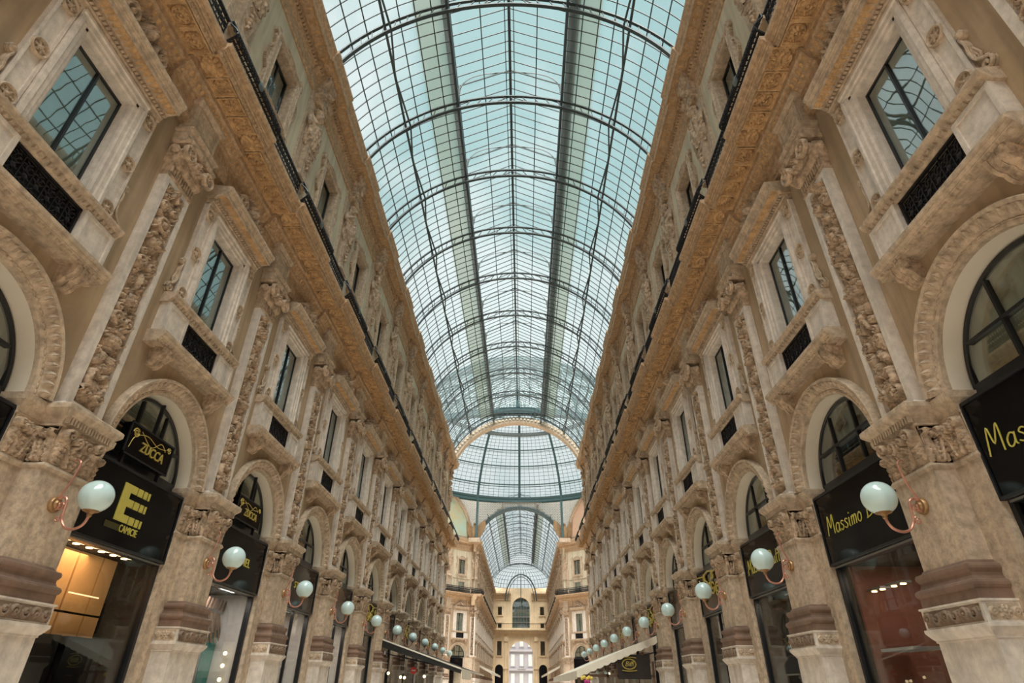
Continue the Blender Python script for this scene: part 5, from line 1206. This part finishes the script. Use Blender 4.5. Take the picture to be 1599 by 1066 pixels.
LAB = {(-1, 1): 'black fascia with a big olive-gold E of blocks over CAMICIE', (-1, 2): 'black fascia lettered STEFANEL, its end showing beside the second left globe lamp', (-1, 3): 'black fascia lettered STEFANEL, its start showing beside the third left globe lamp',
       (1, 0): 'black fascia with handwritten yellow lettering cut by the right picture edge', (1, 1): 'black fascia with handwritten yellow lettering behind the nearest right globe lamp', (1, 2): 'black fascia with handwritten yellow lettering behind the second right globe lamp'}
for s in (-1, 1):
    for k in range(0, 11):
        W = side(s, P0+(k+.5)*BAY)
        sg = tag(empty('shop_sign', W, (7.0, 0, 2.12)), LAB.get((s, k), ('black fascia with gilt scrollwork' if k % 2 else 'plain black fascia')+' over the %s shop on the %s' % (ORD[k], SD[s])), 'sign', 'shop fascias on the %s' % SD[s])
        child('sign_panel', 'sign_panel', sg, W); child('sign_rim', 'sign_rim', sg, W)
        if (s, k) == (-1, 1):
            q = W @ onface(6.985, .13, 2.94); new('letter', letter_e(), sg, q); new('lettering', CAM, sg, W @ onface(6.98, .02, 2.50)); new('dim_lettering', MB().box(-.24, .24, -.055, .055, 0, .008).mesh('dim_lettering', mat('dim_olive', (.06, .052, .015), .5, .3, 30), False), sg, W @ onface(6.985, .50, 2.50))
        elif (s, k) == (-1, 2): new('lettering', STE, sg, W @ onface(6.98, .13, 2.84))
        elif (s, k) == (-1, 3): new('lettering', STE, sg, W @ onface(6.98, .05, 2.84))
        elif s > 0 and k < 3: new('lettering', HAND, sg, W @ onface(6.975, -.03 if k else .1, 2.86))
        elif k % 2: wrought_sign(W, sg)
        sf = tag(empty('storefront', W, (7.1, 0, -EYE)), 'glazed shop front, %s on the %s, %s' % (ORD[k], SD[s], {(-1, 1): 'with amber panels and downlights inside', (1, 1): 'with a terracotta interior', (-1, 2): 'with a pale patterned display'}.get((s, k), 'between stone piers')), 'shop front', 'shop fronts on the %s' % SD[s])
        child('frame', 'shop_frame', sf, W); child('metal_trim', 'shop_trim', sf, W)
        if k <= 2: child('glass_pane', 'shop_pane1', sf, W)
        else:
            child('mullion', 'shop_mull', sf, W); [child('glass_pane', m, sf, W) for m in ME['shop_pane']]
        rm = ('greywall' if (s, k) in ((-1, 2), (-1, 3), (-1, 4)) else 'dark')
        child('shop_walls', 'room_'+rm, sf, W); cl = child('shop_ceiling', 'shop_ceil', sf, W)
        if (s, k) == (-1, 1):
            for i, (a, b) in enumerate(((.61, 1.2), (.05, .57), (-.66, .0), (-1.12, -.70))):
                new('amber_panel', MB().box(7.74, 7.80, a, b, 1.13, 2.14).mesh('amber_panel', 'orangewall', False), sf, W); new('amber_panel', MB().box(7.74, 7.80, a, b, .10, 1.09).mesh('amber_panel', 'orangewall', False), sf, W)
            new('display_rail', MB().box(7.62, 7.64, -.75, .1, 1.40, 1.42).mesh('display_rail', 'stripglow', False), sf, W)  # rail given an emission of its own
            for a, b in ((.32, 1.2), (-.85, .14)): new('black_cabinet', MB().box(7.3, 7.6, a, b, -EYE, .70).mesh('black_cabinet', 'black', False), sf, W)
            dl = MB(); dl.lathe([(0, 0), (.06, 0), (.06, .02), (0, .02)], 14, (0, 0, 0)); dlm = dl.mesh('downlight', 'lampglow', False)
            for i in range(6):
                for j in range(2): new('downlight', dlm, cl, W @ T(7.27+.15*j, 1.0-.36*i, 2.135))
        if (s, k) == (1, 1):
            new('terracotta_wall', MB().box(7.3, 9.4, 1.33, 1.40, -EYE, 2.15).mesh('terracotta_wall', 'redwall', False), sf, W); new('terracotta_wall', MB().box(9.3, 9.4, -.2, 1.33, -EYE, 2.15).mesh('terracotta_wall', 'redwall', False), sf, W)
            for u in (1.0, .3):
                new('pendant_tray', MB().box(7.45, 7.65, u-.26, u+.26, 1.66, 1.70).mesh('pendant_tray', 'steel', False), sf, W)
                for q in (-.15, .15): new('downlight', MB().lathe([(0, 0), (.05, 0), (.05, .02), (0, .02)], 12, (7.55, u+q, 1.64)).mesh('downlight', 'lampglow', False), sf, W)
            new('shelf', MB().box(7.4, 7.95, .2, 1.25, .60, .65).mesh('shelf', 'greywall', False), sf, W); new('rack', MB().box(9.0, 9.4, -1.3, .6, -EYE, .5).mesh('rack', 'dark', False), sf, W)
        if (s, k) == (-1, 2):
            for i in range(5): new('striped_panel', MB().slab([(7.75, -.5-.24*i, .95), (7.75, -.62-.24*i, .95), (7.75, -.2-.24*i, 1.66), (7.75, -.08-.24*i, 1.66)], (.03, 0, 0)).mesh('striped_panel', 'dirt', False), sf, W)
            for i in range(7): new('zigzag_panel', MB().slab([(7.75, -.05-.2*i, 1.74), (7.75, -.15-.2*i, 2.0), (7.75, -.2-.2*i, 2.0), (7.75, -.12-.2*i, 1.74)], (.03, 0, 0)).mesh('zigzag_panel', 'brown', False), sf, W)
            new('teal_backdrop', MB().slab([(7.8, -.75, 1.05), (7.8, -1.4, 1.3), (7.8, -1.4, -1.0), (7.8, -.9, -1.0)], (.03, 0, 0)).mesh('teal_backdrop', 'teal', False), sf, W)
            for z in (.71, .42, .1): new('bulb', MB().lathe([(.05*math.cos(a), z+.05*math.sin(a)) for a in np.linspace(-PI/2, PI/2, 9)], 10, (7.42, -1.28, 0)).mesh('bulb', 'lampglow'), sf, W)
for k, lab in ((1, 'black box sign lettered ZUCCA in gold, in the arch above the block E'), (2, 'black box sign lettered ZUCCA in gold, in the second left arch, above STEFANEL')):
    W = side(-1, P0+(k+.5)*BAY); o = tag(empty('box_sign', W, (7.0, .2, 3.7)), lab, 'sign')
    new('sign_box', MB().box(6.98, 7.16, -.55, .95, 3.78, 4.38).mesh('sign_box', 'black', False), o, W)
    mb = MB()
    for a, b, c, d in ((-.57, .97, 3.76, 3.79), (-.57, .97, 4.37, 4.40), (-.57, -.54, 3.76, 4.4), (.94, .97, 3.76, 4.4)): mb.box(6.965, 6.99, a, b, c, d)
    new('frame', mb.mesh('frame', 'iron', False), o, W); new('lettering', ZUC, o, W @ onface(6.965, .12, 4.02))
    mb = MB(); mb.tube(pz(bez([(.85, 3.9), (.75, 4.15), (.4, 4.28), (0, 4.2), (-.3, 4.24)], 6), 6.975), .008, 4); mb.tube(pz(spiral_pts(.75, 4.22, .10, 2, 0, 1), 6.975), .014, 4); mb.tube(pz(spiral_pts(-.42, 4.26, .07, 1.6, 0, 1), 6.975), .012, 4); mb.tube(pz(bez([(.6, 4.3), (.2, 4.12), (-.1, 4.3), (-.3, 4.2)], 6), 6.975), .008, 4)
    new('gilt_flourish', mb.mesh('gilt_flourish', 'gold'), o, W)
    new('hanger', MB().box(7.02, 7.1, .1, .14, 4.38, 5.1).mesh('hanger', 'iron', False), o, W); new('hanger', MB().box(7.02, 7.1, -.45, -.41, 3.56, 3.78).mesh('hanger', 'iron', False), o, W); new('hanger', MB().box(7.02, 7.1, .8, .84, 3.56, 3.78).mesh('hanger', 'iron', False), o, W)

# ================================================================== AWNINGS AND CAFES
def awning(s, y0, y1, xw, zw, xf, zf, m, mval, side_h, scal):
    mb = MB(); G = np.array([[(s*(xw+(xf-xw)*t), y, zw+(zf-zw)*t) for t in np.linspace(0, 1, 6)] for y in np.linspace(y0, y1, 24)]); mb.grid(G); G2 = G.copy(); G2[..., 2] -= .03; mb.grid(G2)
    cl = mb.mesh('canopy', m)
    mb = MB(); t = np.linspace(0, 1, 73); tp = [(s*(xw+(xf-xw)*q), zw+(zf-zw)*q+.03) for q in t]; bt = [(x, z-side_h-(.05*abs(math.sin(q*PI*12)) if scal else 0)) for (x, z), q in zip(tp, t)]
    for y in (y0-.02, y0): mb.grid(np.array([[(x, y, z) for x, z in tp], [(x, y, z) for x, z in bt]]))
    n = int((y1-y0)/.3)*4; yy = np.linspace(y0, y1, n); a = [(s*xf, y, zf+.02) for y in yy]; b = [(s*xf, y, zf-side_h-(.05*abs(math.sin((y-y0)*PI/.3)) if scal else 0)) for y in yy]
    mb.grid(np.array([a, b])); mb.grid(np.array([[(x+s*.015, y, z) for x, y, z in a], [(x+s*.015, y, z) for x, y, z in b]]))
    return cl, mb.mesh('valance', mval)
for s, y0, y1, xw, zw, xf, zf, m, mv, sh, lab in ((-1, 32.9, 52, 6.6, 2.02, 2.5, .74, 'darkcloth', 'cream', .07, 'long dark cafe awning with a pale edge sloping out on the left'), (1, 29.0, 52, 6.6, 1.97, 2.95, .60, 'cream', 'cream', .27, 'long cream cafe awning with a scalloped edge sloping out on the right')):
    W = T(0, 0, EYE); o = tag(empty('awning', T(s*6.6, y0, EYE+2), (0, 0, 0)), lab, 'awning'); c, v = awning(s, y0, y1, xw, zw, xf, zf, m, mv, sh, s > 0)
    new('canopy', c, o, W); new('valance', v, o, W)
    if s < 0:
        new('dark_valance', MB().slab([(s*xw, y0, zw-.04), (s*xf, y0, zf-.04), (s*xf, y0, zf-.22), (s*xw, y0, zw-.36)], (0, .02, 0)).mesh('dark_valance', 'darkcloth', False), o, W)
        new('hanging_cloth', MB().slab([(s*2.5, y0+.3, .72), (s*2.5, y0+6, .72), (s*2.5, y0+6, .30), (s*2.5, y0+.3, .30)], (.02, 0, 0)).mesh('hanging_cloth', 'cream', False), o, W)
        for i, x in enumerate((6.45, 5.5, 5.25)): new('spotlight', MB().box(-x-.03, -x+.03, y0+.1, y0+.3, 1.35, 1.50).mesh('spotlight', 'greywall', False), o, W)
    for y in np.arange(y0+.3, y1, 4.93): new('support_arm', MB().bar((s*6.6, y, zw-.6), (s*xf, y, zf-.05), .05).mesh('support_arm', 'iron', False), o, W)
for s, y0, lab in ((-1, 108, 'pale cafe awning far down the left side of the far arm'), (1, 108, 'pale cafe awning far down the right side of the far arm')):
    o = tag(empty('awning', T(s*6.6, y0, EYE+2), (0, 0, 0)), lab, 'awning'); c, v = awning(s, y0, 148, 6.7, 3.0, 4.6, 2.0, 'cream', 'cream', .3, True); new('canopy', c, o, T(0, 0, EYE)); new('valance', v, o, T(0, 0, EYE))
# cafe screen with oval sign on the right
W = T(5.27, 29.05, EYE) @ Matrix.Scale(1.25, 4) @ T(.02, 0, -.66+.70); o = tag(empty('oval_sign', W, (0, 0, .35)), 'oval gilt sign lettered Biffi on dark glass under the cream awning', 'sign')
new('sign_panel', MB().box(-.42, .72, 0, .05, .20, .95).mesh('sign_panel', 'dark', False), o, W)
RF = Matrix(((1, 0, 0, -.02), (0, 0, -1, -.01), (0, 1, 0, .66), (0, 0, 0, 1)))
new('lettering', text_mesh('Biffi', .22, .008, .35, 'lettering', 'gold', .95), o, W @ RF)
mb = MB()
for k in (1.0, .9): mb.tube([(.25*k*math.cos(a)-.02, -.015, .66+.165*k*math.sin(a)) for a in np.linspace(0, 2*PI, 33)[:-1]], .009, 4, True)
for sg in (-1, 1): mb.tube([(x-.02, -.015, .66+sg*(.215-.35*x*x)) for x in np.linspace(-.26, .26, 9)], .014, 4)
new('oval_border', mb.mesh('oval_border', 'gold'), o, W)
W = T(0, 29.4, EYE); o = tag(empty('cafe_screen', W, (4.8, 0, -EYE)), 'dark framed glass cafe screen below the cream awning', 'screen')
mb = MB(); mb.box(3.0, 6.4, 0, .06, .38, .48)
for x in (3.0, 4.3, 4.75, 6.35): mb.box(x, x+.09, 0, .06, -EYE, .38 if x < 4 else 1.0)
new('frame', mb.mesh('frame', 'brown', False), o, W); new('glass_pane', MB().box(3.06, 6.35, .02, .03, -EYE, .38).mesh('glass_pane', 'shopglass', False), o, W)
for i, x in enumerate((3.9, 4.25, 5.5)): new('lamp_shade', MB().lathe([(.02, .12), (.09, .06), (.10, .0), (0, .0)], 12, (x, -.1, .50 if i < 2 else .28)).mesh('lamp_shade', 'opal'), o, W)
W = T(3.35, 28.8, EYE); o = tag(empty('flower_basket', W, (0, 0, .1)), 'hanging basket of yellow and magenta flowers at the cafe screen', 'flowers')
mb = MB(); [mb.lathe([(.075*math.cos(a), .075*math.sin(a)) for a in np.linspace(-PI/2, PI/2, 7)], 9, (x, 0, z)) for x, z in ((-.2, .33), (-.1, .36), (.1, .35), (.2, .32), (.02, .3))]; new('yellow_blooms', mb.mesh('yellow_blooms', mat('yellow_petals', (.75, .55, .12), .6, .1)), o, W)
mb = MB(); [mb.lathe([(.08*math.cos(a), .08*math.sin(a)) for a in np.linspace(-PI/2, PI/2, 7)], 9, (x, -.03, z)) for x, z in ((-.05, .2), (.06, .18), (0, .08))]; new('magenta_blooms', mb.mesh('magenta_blooms', mat('magenta_petals', (.45, .04, .18), .6, .1)), o, W); new('hook', MB().box(-.01, .01, 0, .56, .40, .42).mesh('hook', 'iron', False), o, W)
W = T(-5.0, 33.6, EYE); o = tag(empty('round_sign', W, (0, 0, .5)), 'small round red sign with a pale bar under the dark left awning', 'sign')
new('disc', MB().lathe([(0, -.02), (.16, -.02), (.16, .02), (0, .02)], 20, (0, 0, .66), 'u').mesh('disc', 'red', False), o, W); new('bar', MB().box(-.1, .1, -.035, -.02, .63, .69).mesh('bar', 'greywall', False), o, W)
new('post', MB().box(-.02, .02, .0, .03, -EYE, .66).mesh('post', 'iron', False), o, W)
for i, (x, y, z) in enumerate(((-5.4, 33.4, .34), (-5.6, 33.4, .36), (-6.2, 33.2, .52), (-4.4, 33.4, .40), (4.6, 31, .52), (5.2, 32, .60))):
    zc_ = (.74+(abs(x)-2.5)*1.28/4.1 if x < 0 else .60+(x-2.95)*1.37/3.65)-.03
    W = T(x, y, EYE+z); o = tag(empty('pendant_lamp', W, (0, 0, 0)), 'small warm pendant lamp, number %s from the camera under the %s awning' % (('one', 'two', 'three', 'four', 'one', 'two')[i], SD[1 if x > 0 else -1]), 'lamp', 'pendant lamps under the awnings')
    new('bulb', MB().lathe([(.07*math.cos(a), .07*math.sin(a)) for a in np.linspace(-PI/2, PI/2, 9)], 12, (0, 0, 0)).mesh('bulb', 'lampglow'), o, W); new('cord', MB().box(-.008, .008, -.008, .008, .06, (zc_-z)).mesh('cord', 'iron', False), o, W)

# area fills added to brighten the shops, some standing for modelled downlights
for s, k, p, u, e, c, sz in ((-1, 1, 7.5, .2, 19, (1, .66, .34), .8), (1, 1, 8.0, 0, 15, (1, .82, .65), .8), (-1, 2, 7.45, 0, 38, (1, .9, .82), .8), (-1, 3, 7.6, 0, 35, (1, .86, .74), .8), (1, 2, 7.8, 0, 25, (1, .85, .7), .8), (-1, 4, 7.6, 0, 40, (1, .86, .74), .8)):
    l = bpy.data.lights.new('shop_fill_light', 'AREA'); l.energy = e; l.color = c; l.size = sz
    o = bpy.data.objects.new('shop_fill_light', l); COL.objects.link(o); o.matrix_world = side(s, P0+(k+.5)*BAY) @ T(p, u, 2.1)
